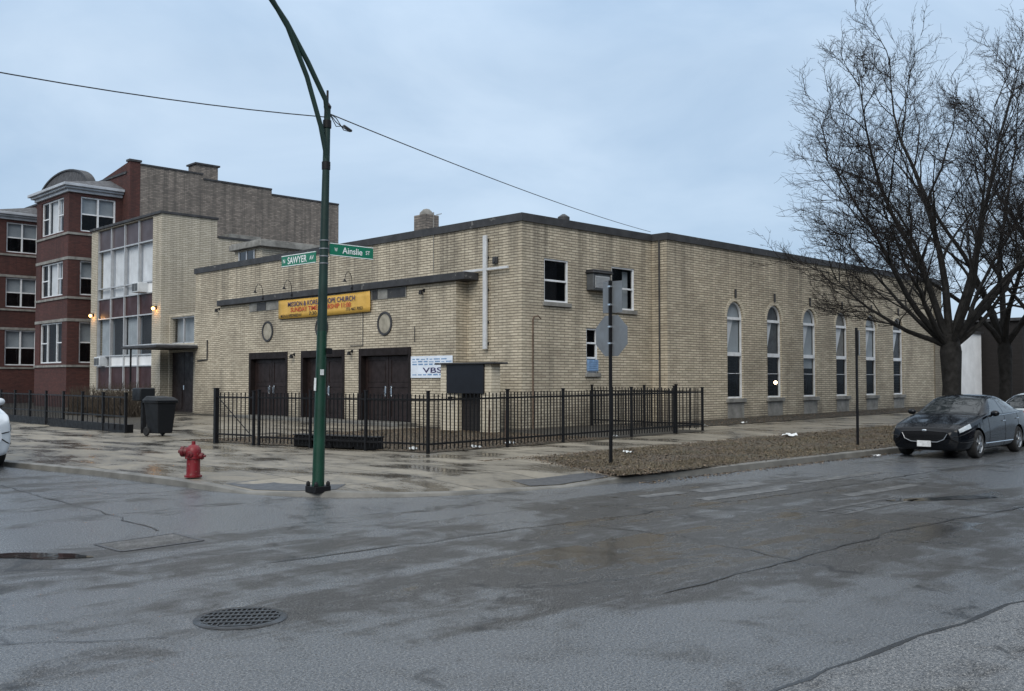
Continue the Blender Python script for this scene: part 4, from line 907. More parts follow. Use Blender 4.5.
def bay(y0, y1, x0=20.07, x1=HX-.003, bz=11.95):
    bw = MB(); pr = .55
    # front (faces -X) and sides with openings
    fw = [rect(y0+.75, y1-.75, z0, z1) for z0, z1 in FL]; sw = [rect(x0+.65, x1-.35, z0, z1) for z0, z1 in FL]
    bw.poly([(y0,0),(y1,0),(y1,bz),(y0,bz)], fw, lambda u, v: Vector((x0,u,v)), .2, (1,0,0))
    bw.poly([(x0,0),(x1,0),(x1,bz),(x0,bz)], sw, lambda u, v: Vector((u,y0,v)), .2, (0,1,0))
    bw.add([(x0,y1,0),(x1,y1,0),(x1,y1,bz),(x0,y1,bz)], [(0,1,2,3)])
    bo = bw.build('bay', M['redbrick'], RB, fix=False)
    m = MB()
    for z in (2.36, 6.10, 9.63): m.box((x0-.06,y0-.06,z),(x1-.01,y0-.003,z+.12)); m.box((x0-.06,y0-.003,z),(x0-.003,y1,z+.12))
    for z in (4.86,8.25): m.box((x0-.03,y0-.03,z),(x1-.01,y0-.003,z+.16)); m.box((x0-.03,y0-.003,z),(x0-.003,y1,z+.16))
    m.build('sill_band', M['grey_stone'], bo)
    m = MB()
    for e, z0, z1 in ((.12,11.953,12.12),(.28,12.123,12.24),(.42,12.243,12.40)): m.box((x0-e,y0-e,z0),(x1-.01,y1+e,z1))
    m.build('cornice', M['greytrim'], bo, bevel=.02)
    m = MB(); cx, cy = x1, (y0+y1)/2
    m.add([(x0-.40,y0-.40,12.403),(x1,y0-.40,12.403),(x1,y1+.40,12.403),(x0-.40,y1+.40,12.403),(x1,cy-.8,13.2),(x1,cy+.8,13.2)],[(0,1,4),(0,4,5,3),(3,5,2),(1,2,5,4),(0,3,2,1)]); m.build('bay_roof', M['shingle'], bo)
    for fi, (z0, z1) in enumerate(FL):
        # front: three lights
        a0, a1 = y0+.75, y1-.75; X = x0+.08; m = MB(); f = .07
        for y in (a0+f/2+.003, a0+(a1-a0)*.29, a0+(a1-a0)*.71, a1-f/2-.003): m.box((X,y-f/2,z0+.003),(X+.1,y+f/2,z1-.003))
        for z in (z0+f/2+.003, z1-f/2-.003): m.box((X+.005,a0+.01,z-f/2),(X+.095,a1-.01,z+f/2))
        for q0, q1 in ((0,.29),(.71,1)): m.box((X+.01,a0+(a1-a0)*q0+.03,(z0+z1)/2-.03),(X+.09,a0+(a1-a0)*q1-.03,(z0+z1)/2+.03))
        w = m.build('window_frame', M['white'], bo)
        m = MB(); m.add([(X+.05,a0,z0),(X+.05,a1,z0),(X+.05,a1,z1),(X+.05,a0,z1)],[(0,1,2,3)]); m.build('pane', M['glass'], bo)
        if fi > 0:
            m = MB(); m.box((X+.2,a0+.3*(a1-a0),z0),(X+.22,a0+.7*(a1-a0),z1)); m.box((X+.2,a0,(z0+z1)/2),(X+.22,a0+.26*(a1-a0),z1)); m.build('blind', M['curtain'], bo)
        m = MB(); m.add([(X+.8,a0-.3,z0-.2),(X+.8,a1+.3,z0-.2),(X+.8,a1+.3,z1+.2),(X+.8,a0-.3,z1+.2)],[(0,1,2,3)]); m.build('dark_interior', M['dark_in'], bo)
        # side: two lights
        a0, a1 = x0+.65, x1-.35; Y = y0+.08; m = MB()
        for x in (a0+f/2+.003, (a0+a1)/2, a1-f/2-.003): m.box((x-f/2-.01,Y,z0+.003),(x+f/2+.01,Y+.1,z1-.003))
        for z in (z0+f/2+.003, (z0+z1)/2, z1-f/2-.003): m.box((a0+.01,Y+.005,z-f/2),(a1-.01,Y+.095,z+f/2))
        w = m.build('window_frame', M['white'], bo)
        m = MB(); m.add([(a0,Y+.05,z0),(a1,Y+.05,z0),(a1,Y+.05,z1),(a0,Y+.05,z1)],[(0,1,2,3)]); m.build('pane', M['glass'], bo)
        m = MB(); m.box((a0,Y+.2,(z0+z1)/2),(a1,Y+.22,z1)); m.build('blind', M['blind'], bo)
    return bo
bay(55.0, 59.9); bay(67.3, 72.2)
# white raking trim between bays
m = MB(); m.bar((HX-.02,60.4,12.5),(HX-.02,62.2,11.6),.25,.18); m.build('raking_trim', M['whitewall'], RB)
for fi, (z0, z1) in enumerate(FL):
    for yc in (62.0,65.8):
        m = MB(); m.box((HX-.03,yc-.8,z0),(HX-.003,yc+.8,z1)); w = m.build('window', M['glassdark'], RB)
        m = MB(); m.box((HX-.06,yc-.85,z0-.05),(HX-.031,yc-.75,z1+.05)); m.box((HX-.06,yc+.75,z0-.05),(HX-.031,yc+.85,z1+.05)); m.box((HX-.058,yc-.75,(z0+z1)/2-.04),(HX-.032,yc+.75,(z0+z1)/2+.04)); m.build('frame', M['white'], w)
# low hedge
def shrub(name, c, r, hh, seed, lab, n=700, grp=None):
    rr = random.Random(seed); m = MB()
    for _ in range(n):
        a = rr.uniform(0,6.28); q = r*math.sqrt(rr.random()); p = Vector((c[0]+q*math.cos(a), c[1]+q*math.sin(a)*1.2, c[2]))
        t = Vector((rr.gauss(0,.25), rr.gauss(0,.25), rr.uniform(.4,1)))*hh
        m.tube([p, p+t*.5+Vector((rr.gauss(0,.05),rr.gauss(0,.05),0)), p+t], [.012,.008,.004], 3, cap=False)
    return tag(m.build(name, M['leafstem'], fix=False), lab, 'shrub', grp)
shrub('bare_shrub', (17.0,40.2,.12), 1.1, 1.5, 1, 'tangled bare shrub near the entrance canopy post', grp='bare shrubs before the buff building')
shrub('bare_shrub', (17.2,43.6,.12), 1.2, 1.3, 2, 'lower tangled bare shrub before left pier of buff building', grp='bare shrubs before the buff building')

# ------------------------------------------------------------------ right background
GA = empty('white_garage', (50.4,20.4,.3), 'white painted garage with grey door post beyond the far end of the church', 'garage')
m = MB(); m.box((50.0,20.6,0),(56.9,27,4.2)); m.build('wall', M['whitewall'], GA)
m = MB(); m.box((49.9,20.5,4.203),(57.0,27.1,4.32)); m.build('roof', M['coping'], GA)
m = MB(); m.box((52.3,20.55,.2),(53.4,20.597,2.9)); m.build('door', M['grey_stone'], GA)
DB = empty('brick_house', (56,20.5,.3), 'dark brick house half hidden behind the second street tree', 'house')
m = MB(); m.box((57.3,18.6,0),(72,32,4.9)); m.build('wall', M['darkbrick'], DB)
m = MB(); m.prism([(57.1,18.3,4.903),(72.3,18.3,4.903),(72.3,32.3,4.903),(57.1,32.3,4.903)],(0,0,.16)); m.build('roof', M['coping'], DB)
for x in (58.2,61,64.5,68):
    for z in (1.2,):
        m = MB(); m.box((x,18.55,z),(x+1.3,18.597,z+1.8)); w = m.build('window', M['glassdark'], DB)
        m = MB(); m.box((x-.08,18.50,z-.12),(x+1.38,18.597,z-.003)); m.build('sill', M['grey_stone'], w)
m = MB(); m.bar((57.2,18.2,4.6),(58.6,18.0,.9),.16,.12); m.build('downspout', M['grey_stone'], DB)

# unseen houses added behind the viewer for glass and car paint to reflect
def far_house(name, x0, x1, y0, y1, z, mat, lab, face):
    g = empty(name, ((x0+x1)/2,(y0+y1)/2,0), lab, 'house', 'unseen houses added for reflections'); m = MB(); m.box((x0,y0,0),(x1,y1,z)); m.build('wall', mat, g)
    m = MB(); m.box((x0-.3,y0-.3,z+.003),(x1+.3,y1+.3,z+.3)); m.build('roof', M['coping'], g)
    for fl in range(int(z//3.2)):
        k = int(((x1-x0) if face == 'y' else (y1-y0))//3)
        for q in range(k):
            zz = 1.1+fl*3.2; m = MB()
            if face == 'y': a = x0+1+q*3; m.box((a,y1+.003,zz),(a+1.2,y1+.06,zz+1.7))
            else: a = y0+1+q*3; m.box((x1+.003,a,zz),(x1+.06,a+1.2,zz+1.7))
            m.build('window', M['glassdark'], g)
far_house('brick_house', 6, 22, -26, -13, 9.9, M['redbrick'], 'unseen added red brick three storey house across the side street behind the viewer', 'y')
far_house('brick_house', 25, 44, -26, -13, 8.2, M['darkbrick'], 'unseen added dark brick house across the side street opposite the arched windows', 'y')
far_house('brick_house', 47, 70, -26, -13, 9.9, M['redbrick'], 'unseen added red brick house far along the other side of the side street', 'y')
far_house('brick_house', -30, -15, 12, 34, 7.0, M['darkbrick'], 'unseen added dark brick house across the wide street opposite the church doors', 'x')
# ------------------------------------------------------------------ trees
def tree(name, base, seed, trunk_r, fork, limbs, label, group, dens=1.0):
    rr = random.Random(seed); g = empty(name, base, label, 'tree', group); T = MB(); Cm = MB()
    bx = Vector(base); fk = bx+Vector((.05,.0,fork))
    T.tube([bx-Vector((0,0,.15)), bx+Vector((0,0,.1)), bx+Vector((0,0,.5)), bx.lerp(fk,.5)+Vector((.02,-.02,0)), fk-Vector((0,0,.25)), fk+Vector((0,0,.15))],
           [trunk_r*1.6, trunk_r*1.3, trunk_r*1.05, trunk_r*.96, trunk_r*1.15, trunk_r*.9], 14)
    T.sphere(tuple(fk+Vector((0,0,.1))), trunk_r*.98, 14, 8, (1,1,.8))
    def grow(p, d, ln, r, lvl, trop):
        nseg = {1:10,2:7,3:5,4:4,5:2}[lvl]; pts = [p]; rad = [r]; dirs = [d]
        wob = {1:.085,2:.12,3:.14,4:.15,5:.14}[lvl]
        for i in range(nseg):
            d = (d+Vector((rr.gauss(0,wob),rr.gauss(0,wob),rr.gauss(0,wob)))+Vector((0,0,trop))).normalized()
            p = p+d*(ln/nseg); pts.append(p); rad.append(max(.0035, r*(1-.94*((i+1)/nseg)**.85))); dirs.append(d)
        (T if lvl <= 2 else Cm).tube(pts, rad, {1:8,2:5,3:4,4:3,5:3}[lvl], cap=False)
        if lvl >= 5: return
        nch = {1:int(12*dens),2:int(8*dens),3:6,4:3}[lvl]
        for k in range(nch):
            t0 = {1:.26,2:.22}.get(lvl,.15); t = t0+(1-t0)*(k+rr.random())/nch
            f = min(t,.999)*nseg; i = min(int(f), nseg-1); q = pts[i].lerp(pts[i+1], f-i); dd = dirs[min(i+1,nseg)]
            ax = Vector((rr.gauss(0,1),rr.gauss(0,1),rr.gauss(0,.8))); ax = (ax-dd*ax.dot(dd)).normalized()
            sp = rr.uniform(.40,.85) if lvl < 3 else rr.uniform(.35,.9); nd = (dd*math.cos(sp)+ax*math.sin(sp)).normalized()
            if nd.z < 0 and lvl < 4: nd.z *= -.3; nd.normalize()
            rc = rad[i]+(rad[i+1]-rad[i])*(f-i)
            l2 = {1:max(1.5, ln*(1-t*.70)*.56), 2:max(.75, ln*(1-t*.5)*.48), 3:max(.36, ln*.42), 4:ln*.42}[lvl]*rr.uniform(.7,1.3)
            grow(q, nd, l2, max({1:.022,2:.012,3:.0072,4:.005}[lvl], rc*rr.uniform(.40,.66)), lvl+1, {1:.035,2:.03,3:.02,4:.01}[lvl])
    for az, el, ln, r, trop in limbs:
        # az: 0 = picture right (along the view's right axis), 90 = away from the camera
        az += rr.uniform(-6,6); ra, fa2 = Vector((.713,-.701,0)), Vector((.701,.713,0)); a = R(az); e = R(el)
        d = (ra*math.cos(a)+fa2*math.sin(a))*math.cos(e)+Vector((0,0,math.sin(e)))
        grow(fk-Vector((0,0,.1))+Vector((d.x,d.y,0))*trunk_r*.35, d, ln, r, 1, trop)
    T.build('trunk', M['bark'], g, fix=False); Cm.build('crown', M['twig'], g, fix=False)
    return g
limbsA = [(177,24,4.4,.095,.05),(-4,30,4.8,.09,.05),(205,44,5.6,.10,.03),(150,42,5.2,.085,.035),(20,44,6.0,.10,.035),(325,48,6.0,.09,.035),(90,44,5.0,.085,.04),
   (183,54,7.0,.12,.025),(120,60,7.2,.10,.02),(-2,58,8.0,.12,.02),(270,60,7.2,.10,.02),(184,68,8.8,.13,.008),(110,80,9.6,.14,.003),(10,74,9.6,.135,.005)]
tree('bare_tree', (30.1,11.8,.2), 21, .27, 2.55, limbsA, 'large bare tree with spreading branches behind the parked black car', 'bare street trees on the parkway')
limbsB = [(180,50,6.6,.11,.03),(150,72,8.6,.13,.01),(60,78,9.0,.13,.01),(0,56,7,.11,.03),(250,62,7,.11,.03),(90,52,7,.10,.03),(320,52,6.5,.10,.03)]
tree('bare_tree', (35.2,12.0,.22), 33, .20, 2.7, limbsB, 'bare tree with thinner trunk standing behind the silver car', 'bare street trees on the parkway', .9)

tree('bare_tree', (41.3,12.1,.25), 47, .22, 2.8, [(a+4,b2,c*1.05,d,e) for a,b2,c,d,e in limbsB], 'farthest bare tree, its crown just reaching into the right edge of the photo', 'bare street trees on the parkway', .9)
# ------------------------------------------------------------------ street lamp with signs
LP = Vector((7.82,11.88,.12)); RV = Vector((.713,-.701,0))
SL = empty('street_lamp', LP, 'tall green street light pole with curved twin mast arm at the corner', 'street light')
def pl(z): return LP+RV*(.018*(z-.12))+Vector((0,0,z-.12))
m = MB(); zs = [.12,.5,1.2,2.0,2.35]; m.tube([pl(z) for z in zs], [.088,.085,.08,.074,.072], 16); m.build('lower_pole', M['green'], SL)
m = MB(); zs = [2.35,3.2,4.2,5.0,5.55]; m.tube([pl(z) for z in zs], [.071,.064,.056,.050,.047], 16); m.build('upper_pole', M['green_old'], SL)
m = MB(); m.box(LP+Vector((-.13,-.13,-.06)), LP+Vector((.13,.13,.03)))
for sx in (-1,1):
    for sy in (-1,1): m.lathe([(.03,.03),(.03,.075),(.012,.1)], LP+Vector((.10*sx,.10*sy,0)), 8)
m.build('base_plate', M['black'], SL, bevel=.006)
m = MB(); m.lathe([(.052,0),(.056,.03),(.03,.07),(.016,.09),(.016,.26)], pl(5.55), 10); m.build('pole_cap', M['black'], SL)
def arm(lst): return [pl(4.7)*1 if False else Vector((7.90-t, 11.80, z)) for t, z in lst]
m = MB(); m.tube(arm([(.0,5.28),(.05,5.66),(.35,6.14),(.70,6.62),(1.2,7.15),(1.9,7.6),(2.8,7.85)]), .038, 10); m.build('mast_arm', M['green_old'], SL)
m = MB(); m.tube(arm([(.0,4.72),(.13,5.27),(.364,5.93),(.68,6.56),(1.0,6.97)]), .036, 10); m.build('brace_arm', M['green_old'], SL)
for z in (4.72,5.32): m = MB(); m.lathe([(.062,-.055),(.062,.055)], pl(z), 14); m.build('clamp', M['black'], SL)
m = MB(); m.sphere((4.75,11.8,7.85), .3, 16, 8, (1.4,.6,.35)); m.build('luminaire', M['alum'], SL)
m = MB(); m.bar(pl(1.5)+Vector((-.10,-.01,0)), pl(1.68)+Vector((-.098,-.01,0)), .05, .004, (1,0,0)); m.bar(pl(1.72)+Vector((-.04,-.088,0)), pl(1.80)+Vector((-.04,-.088,0)), .06,.004,(0,1,0)); m.build('sticker', M['paper'], SL)
m = MB(); m.box(pl(2.02)+Vector((.02,-.12,0)), pl(2.1)+Vector((.1,-.08,0))); m.build('hand_hole_cover', M['black'], SL)
def street_sign(name, p, q, zc, hh, words, lab, nr):
    """blade from p to q (2D), both faces lettered"""
    p, q = Vector((p[0],p[1],0)), Vector((q[0],q[1],0)); d = (q-p).normalized(); nv = Vector((-d.y,d.x,0)); nv = nv if nv.dot(Vector(nr)) > 0 else -nv; Ln = (q-p).length
    g = empty(name, p+Vector((0,0,zc)), lab, 'street sign')
    a = p+Vector((0,0,zc)); m = MB(); m.bar(a, a+d*Ln, .012, hh); m.build('blade', M['signgreen'], g, bevel=.002)
    m = MB()
    for s in (-1,1):
        for z in (zc-hh/2+.008, zc+hh/2-.008): m.bar(Vector((p.x,p.y,z))+nv*.0075*s, Vector((p.x,p.y,z))+d*Ln+nv*.0075*s, .003, .01)
    m.build('border', M['signwhite'], g)
    for s in (1,-1):
        n2 = nv*s; ux = Vector((0,0,1)).cross(n2)           # reading direction seen from that side
        start = p if ux.dot(d) > 0 else q
        for (w, x0, wd, lh) in words: text_part('lettering', w, M['signwhite'], g, start+ux*(x0*Ln)+Vector((0,0,zc-lh/2*hh)), ux, (0,0,1), wd*Ln, lh*hh, n2, .0085)
    m = MB(); 
    for z in (zc-hh/2-.02, zc+hh/2+.02): m.lathe([(.070,-.008),(.070,.008)], pl(z), 14)
    m.build('band', M['alum'], g)
    return g
street_sign('street_sign', (7.83,11.99), (7.80,12.86), 3.42, .17, [('N',.05,.06,.34),('SAWYER',.19,.56,.6),('AV',.83,.12,.34)], 'green street blade reading SAWYER left of the pole', (-1,-.04,0))
street_sign('street_sign', (7.955,11.83), (8.72,11.83), 3.53, .185, [('W',.10,.07,.3),('Ainslie',.28,.46,.5),('ST',.82,.10,.3)], 'green street blade reading Ainslie right of the pole', (0,-1,0))
def wire(name, a, c, sag, r, lab):
    a, c = Vector(a), Vector(c); m = MB(); m.tube([a.lerp(c, t/24)-Vector((0,0,sag*4*(t/24)*(1-t/24))) for t in range(25)], r, 5); return tag(m.build(name, M['wire']), lab, 'cable')
wire('overhead_cable', pl(5.48)+Vector((.03,0,0)), (26.8,20.5,6.72), .12, .009, 'overhead cable sagging from street pole to the church roof corner')
wire('overhead_cable', pl(5.42)+Vector((-.03,0,0)), (-6.5,12.1,6.0), .55, .008, 'overhead cable running off to the left from the street pole top')
m = MB(); rr = random.Random(5)
for k in range(3):
    a = pl(5.48)+Vector((.03,-.01,0)); m.tube([a, a+Vector((.15,.05,-.03-.06*k)), a+Vector((.33,.12,-.16+.03*k)), a+Vector((.5,.2,-.14))], .007, 5)
m.tube([pl(5.40)+Vector((.40,.16,0)), pl(5.40)+Vector((.60,.26,-.02))], .02, 6)
tag(m.build('cable_splice', M['wire']), 'tangle of looped cable hanging at the street pole top', 'cable')

# ------------------------------------------------------------------ signs seen from behind
SS = empty('stop_sign', (13.69,11.39,.12), 'grey back of an octagonal stop sign with plate above it on a thin black post', 'sign')
SX0, SY0_ = 13.69, 11.39
m = MB(); m.bar((SX0,SY0_,0.02),(SX0,SY0_,3.45),.06,.035,(0,1,0)); m.build('post', M['black'], SS)
m = MB(); zc = 2.45; rr_ = .40; m.prism([(SX0+.03,SY0_-.0+rr_*math.cos(R(22.5+45*k)),zc+rr_*math.sin(R(22.5+45*k))) for k in range(8)],(.004,0,0)); m.build('octagon_plate', M['alum'], SS)
m = MB(); m.prism([(SX0+.03,SY0_-.25,2.87),(SX0+.03,SY0_+.20,2.87),(SX0+.03,SY0_+.20,3.44),(SX0+.03,SY0_-.25,3.44)],(.004,0,0)); m.build('upper_plate', M['alum'], SS)
m = MB()
for z in (2.3,2.6,3.0,3.33): m.box((SX0-.04,SY0_-.03,z),(SX0+.029,SY0_+.03,z+.03))
m.build('bolt', M['chrome'], SS)
PS = empty('parking_sign', (21.7,10.64,.14), 'thin dark post with an edge on parking plate beside the parkway kerb', 'sign')
m = MB(); m.bar((21.7,10.64,.05),(21.7,10.64,2.87),.06,.04,(0,1,0)); m.build('post', M['black'], PS)
m = MB(); m.bar((21.735,10.60,2.22),(21.735,10.60,2.8),.02,.14,(1,.75,0)); m.build('plate', M['alum'], PS)

# ------------------------------------------------------------------ hydrant
HY_ = empty('fire_hydrant', (7.30,14.61,.12), 'stubby red fire hydrant on the sidewalk beside the kerb', 'hydrant', rz=R(-10))
m = MB(); m.lathe([(.135,0),(.135,.03),(.11,.035),(.105,.06),(.103,.29),(.125,.295),(.125,.325),(.11,.33)], (0,0,0), 20); m.build('barrel', M['red'], HY_, False)
m = MB(); m.lathe([(.115,.33),(.118,.40),(.108,.45),(.08,.49),(.04,.51),(.03,.515),(.028,.56),(.0,.562)], (0,0,0), 20); m.build('bonnet', M['red'], HY_, False)
d1 = Vector((-.713,.701,0)); 
def nozzle(d, z, r, ln):
    d = Vector(d).normalized(); m = MB(); c = Vector((0,0,z)); m.tube([c+d*.06, c+d*(.10+ln*.5)], [r*.85,r*.85], 14); m.tube([c+d*(.10+ln*.5), c+d*(.10+ln), c+d*(.115+ln), c+d*(.118+ln), c+d*(.15+ln)], [r,r,r*.8,r*.35,r*.33], 14); m.build('nozzle_cap', M['reddark'], HY_, False)
nozzle((-.95,.75,0), .40, .085, .09); nozzle((.75,-.66,0), .33, .055, .05); nozzle((-.7,-.72,0), .36, .055, .03); nozzle((.6,.8,0), .36, .055, .03)
m = MB()
for k in range(8): m.lathe([(.014,.29),(.014,.345)], (.118*math.cos(k*PI/4),.118*math.sin(k*PI/4),0), 6)
m.build('flange_bolt', M['reddark'], HY_, False)

# ------------------------------------------------------------------ wheeled bin
BI = empty('wheelie_bin', (11.96,25.9,.12), 'black wheeled trash bin standing on the wet sidewalk', 'bin', rz=R(10))
m = MB(); a, c = .25, .305
m.add([(-a+.03,-a,.08),(a-.03,-a,.08),(a-.03,a,.08),(-a+.03,a,.08),(-c,-c,.96),(c,-c,.96),(c,c,.96),(-c,c,.96)],[(0,3,2,1),(0,1,5,4),(1,2,6,5),(2,3,7,6),(3,0,4,7),(4,5,6,7)]); m.box((-c-.03,-c-.03,.90),(c+.03,c+.03,.955)); m.build('body', M['binplastic'], BI, False, bevel=.02)
m = MB(); m.add([(-c-.04,-c-.05,.965),(c+.04,-c-.05,.965),(c+.04,c+.06,.965),(-c-.04,c+.06,.965),(-c+.05,-c+.05,1.06),(c-.05,-c+.05,1.06),(c-.05,c-.02,1.09),(-c+.05,c-.02,1.09)],[(0,3,2,1),(0,1,5,4),(1,2,6,5),(2,3,7,6),(3,0,4,7),(4,5,6,7)]); m.build('lid', M['binplastic'], BI, False, bevel=.015)
for s in (-1,1):
    m = MB(); m.lathe([(.0,-.03),(.11,-.03),(.125,-.01),(.125,.02),(.11,.03),(0,.03)], (s*.25,.25,.125), 16, 'x'); m.build('wheel', M['rubber'], BI, False)
m = MB(); m.tube([(-.25,c+.04,.93),(-.25,c+.12,.96),(.25,c+.12,.96),(.25,c+.04,.93)], .018, 8); m.build('handle', M['binplastic'], BI, False)
# dark cluster box left of the bin
MBX = empty('storage_box', (12.3,27.6,.12), 'small black post box standing just left of the trash bin', 'post box')
m = MB(); m.box((12.05,27.4,1.05),(12.5,27.95,1.42)); m.build('box', M['binplastic'], MBX, bevel=.03)
m = MB(); m.box((12.22,27.6,.1),(12.34,27.72,1.048)); m.build('post', M['black'], MBX)

# ------------------------------------------------------------------ street drain grate
DG = empty('drain_grate', (3.46,6.2,0), 'round cast iron drain grate set in the wet asphalt', 'drain cover')
m = MB(); m.lathe([(.265,.004),(.268,.012),(.305,.012),(.318,.003)], (3.46,6.2,0), 40); m.f = [f for f in m.f if len(f) == 4]; m.sm = m.sm[:len(m.f)]; m.build('rim', M['iron'], DG)
m = MB(); m.lathe([(.0,.0045),(.267,.005)], (3.46,6.2,0), 40); m.build('pit', M['dark_in'], DG)
m = MB()
ax_ = Vector((.80,-.60,0)); ay_ = Vector((.60,.80,0)); c0 = Vector((3.46,6.2,.011))
for k in range(-2,4):
    off = (k-.5)*.098; hw2 = math.sqrt(max(0,.268**2-off**2)); m.bar(c0+ay_*off-ax_*hw2, c0+ay_*off+ax_*hw2, .030, .009)
for k in range(-7,8):
    off = k*.036; hw2 = math.sqrt(max(0,.266**2-off**2)); sl = ax_*.02; m.bar(c0+ax_*off-ay_*hw2-sl-Vector((0,0,.0015)), c0+ax_*off+ay_*hw2+sl-Vector((0,0,.0015)), .012, .008)
m.build('grid_bar', M['iron'], DG)

# ------------------------------------------------------------------ litter
LIT = [((14.6,16.0),'crumpled white paper scrap by the corner fence base'),((15.9,16.25),'white paper scrap lying under the side fence pickets'),((22.8,13.0),'white crumpled bag lying on the leafy parkway'),((19.6,16.2),'tiny white scrap at the foot of side fence near the gate'),((13.3,16.6),'pale scrap inside the yard fence corner'),((12.9,18.2),'pale wrapper scrap behind the fence near the black box'),((25.3,17.3),'white scrap right of the gate by the wall bed'),((27.6,17.4),'small white scrap on the dark bed under the first arched window'),((15.7,12.6),'flat white scrap on leaves left of the stop sign'),((20.2,9.5),'pale scrap in the gutter left of the black car')]
for i, (p, lab) in enumerate(LIT):
    rr = random.Random(i+50); s = .16 if i == 2 else .085; m = MB(); V = []
    for a in range(5):
        for b_ in range(5): V.append((p[0]+(a-2)*s*.5+rr.gauss(0,s*.1), p[1]+(b_-2)*s*.5+rr.gauss(0,s*.1), (h(*p) if p[1] > 9.8 else 0)+.035+abs(rr.gauss(0,s*.3))))
    m.add(V,[(a*5+b_,a*5+b_+5,a*5+b_+6,a*5+b_+1) for a in range(4) for b_ in range(4)],True); tag(m.build('paper_scrap', M['paper'], fix=False), lab, 'litter', 'scraps of paper litter')

# ------------------------------------------------------------------ cars
SEDAN = [(0.00,.34,.60,.58,.56,.63,.42,.65),(.07,.22,.76,.66,.72,.71,.50,.73),(.32,.19,.87,.74,.80,.80,.58,.82),(.80,.18,.915,.83,.84,.885,.62,.90),(1.25,.18,.92,.90,.86,.955,.66,.975),(1.45,.18,.92,.93,.865,1.0,.68,1.02),
  (1.90,.18,.92,.945,.875,1.21,.655,1.25),(2.30,.18,.92,.955,.88,1.365,.60,1.42),(2.80,.18,.92,.965,.88,1.41,.585,1.47),(3.30,.18,.92,.98,.88,1.38,.585,1.45),(3.75,.18,.92,.995,.87,1.27,.60,1.34),(4.20,.19,.915,1.01,.85,1.10,.64,1.15),(4.45,.21,.90,1.01,.83,1.05,.62,1.08),(4.76,.28,.84,.97,.78,1.0,.58,1.02),(4.87,.40,.72,.82,.68,.88,.5,.91)]
VAN = [(0.00,.40,.66,.78,.62,.86,.5,.90),(.07,.27,.82,.86,.80,.95,.56,.98),(.30,.24,.91,.96,.87,1.03,.62,1.06),(.70,.23,.95,1.05,.90,1.10,.68,1.13),(1.0,.23,.96,1.10,.91,1.18,.70,1.21),(1.35,.23,.96,1.13,.92,1.42,.70,1.46),(1.8,.23,.97,1.14,.92,1.66,.68,1.72),(2.4,.23,.97,1.15,.92,1.74,.68,1.80),(3.2,.23,.97,1.16,.92,1.75,.68,1.81),(4.0,.23,.97,1.17,.92,1.73,.68,1.80),(4.6,.26,.95,1.17,.90,1.68,.67,1.74),(4.85,.32,.90,1.15,.86,1.35,.64,1.40),(4.95,.45,.80,1.0,.76,1.1,.6,1.15)]
def cr(p0,p1,p2,p3,t): return .5*((2*p1)+(-p0+p2)*t+(2*p0-5*p1+4*p2-p3)*t*t+(-p0+3*p1-3*p2+p3)*t*t*t)
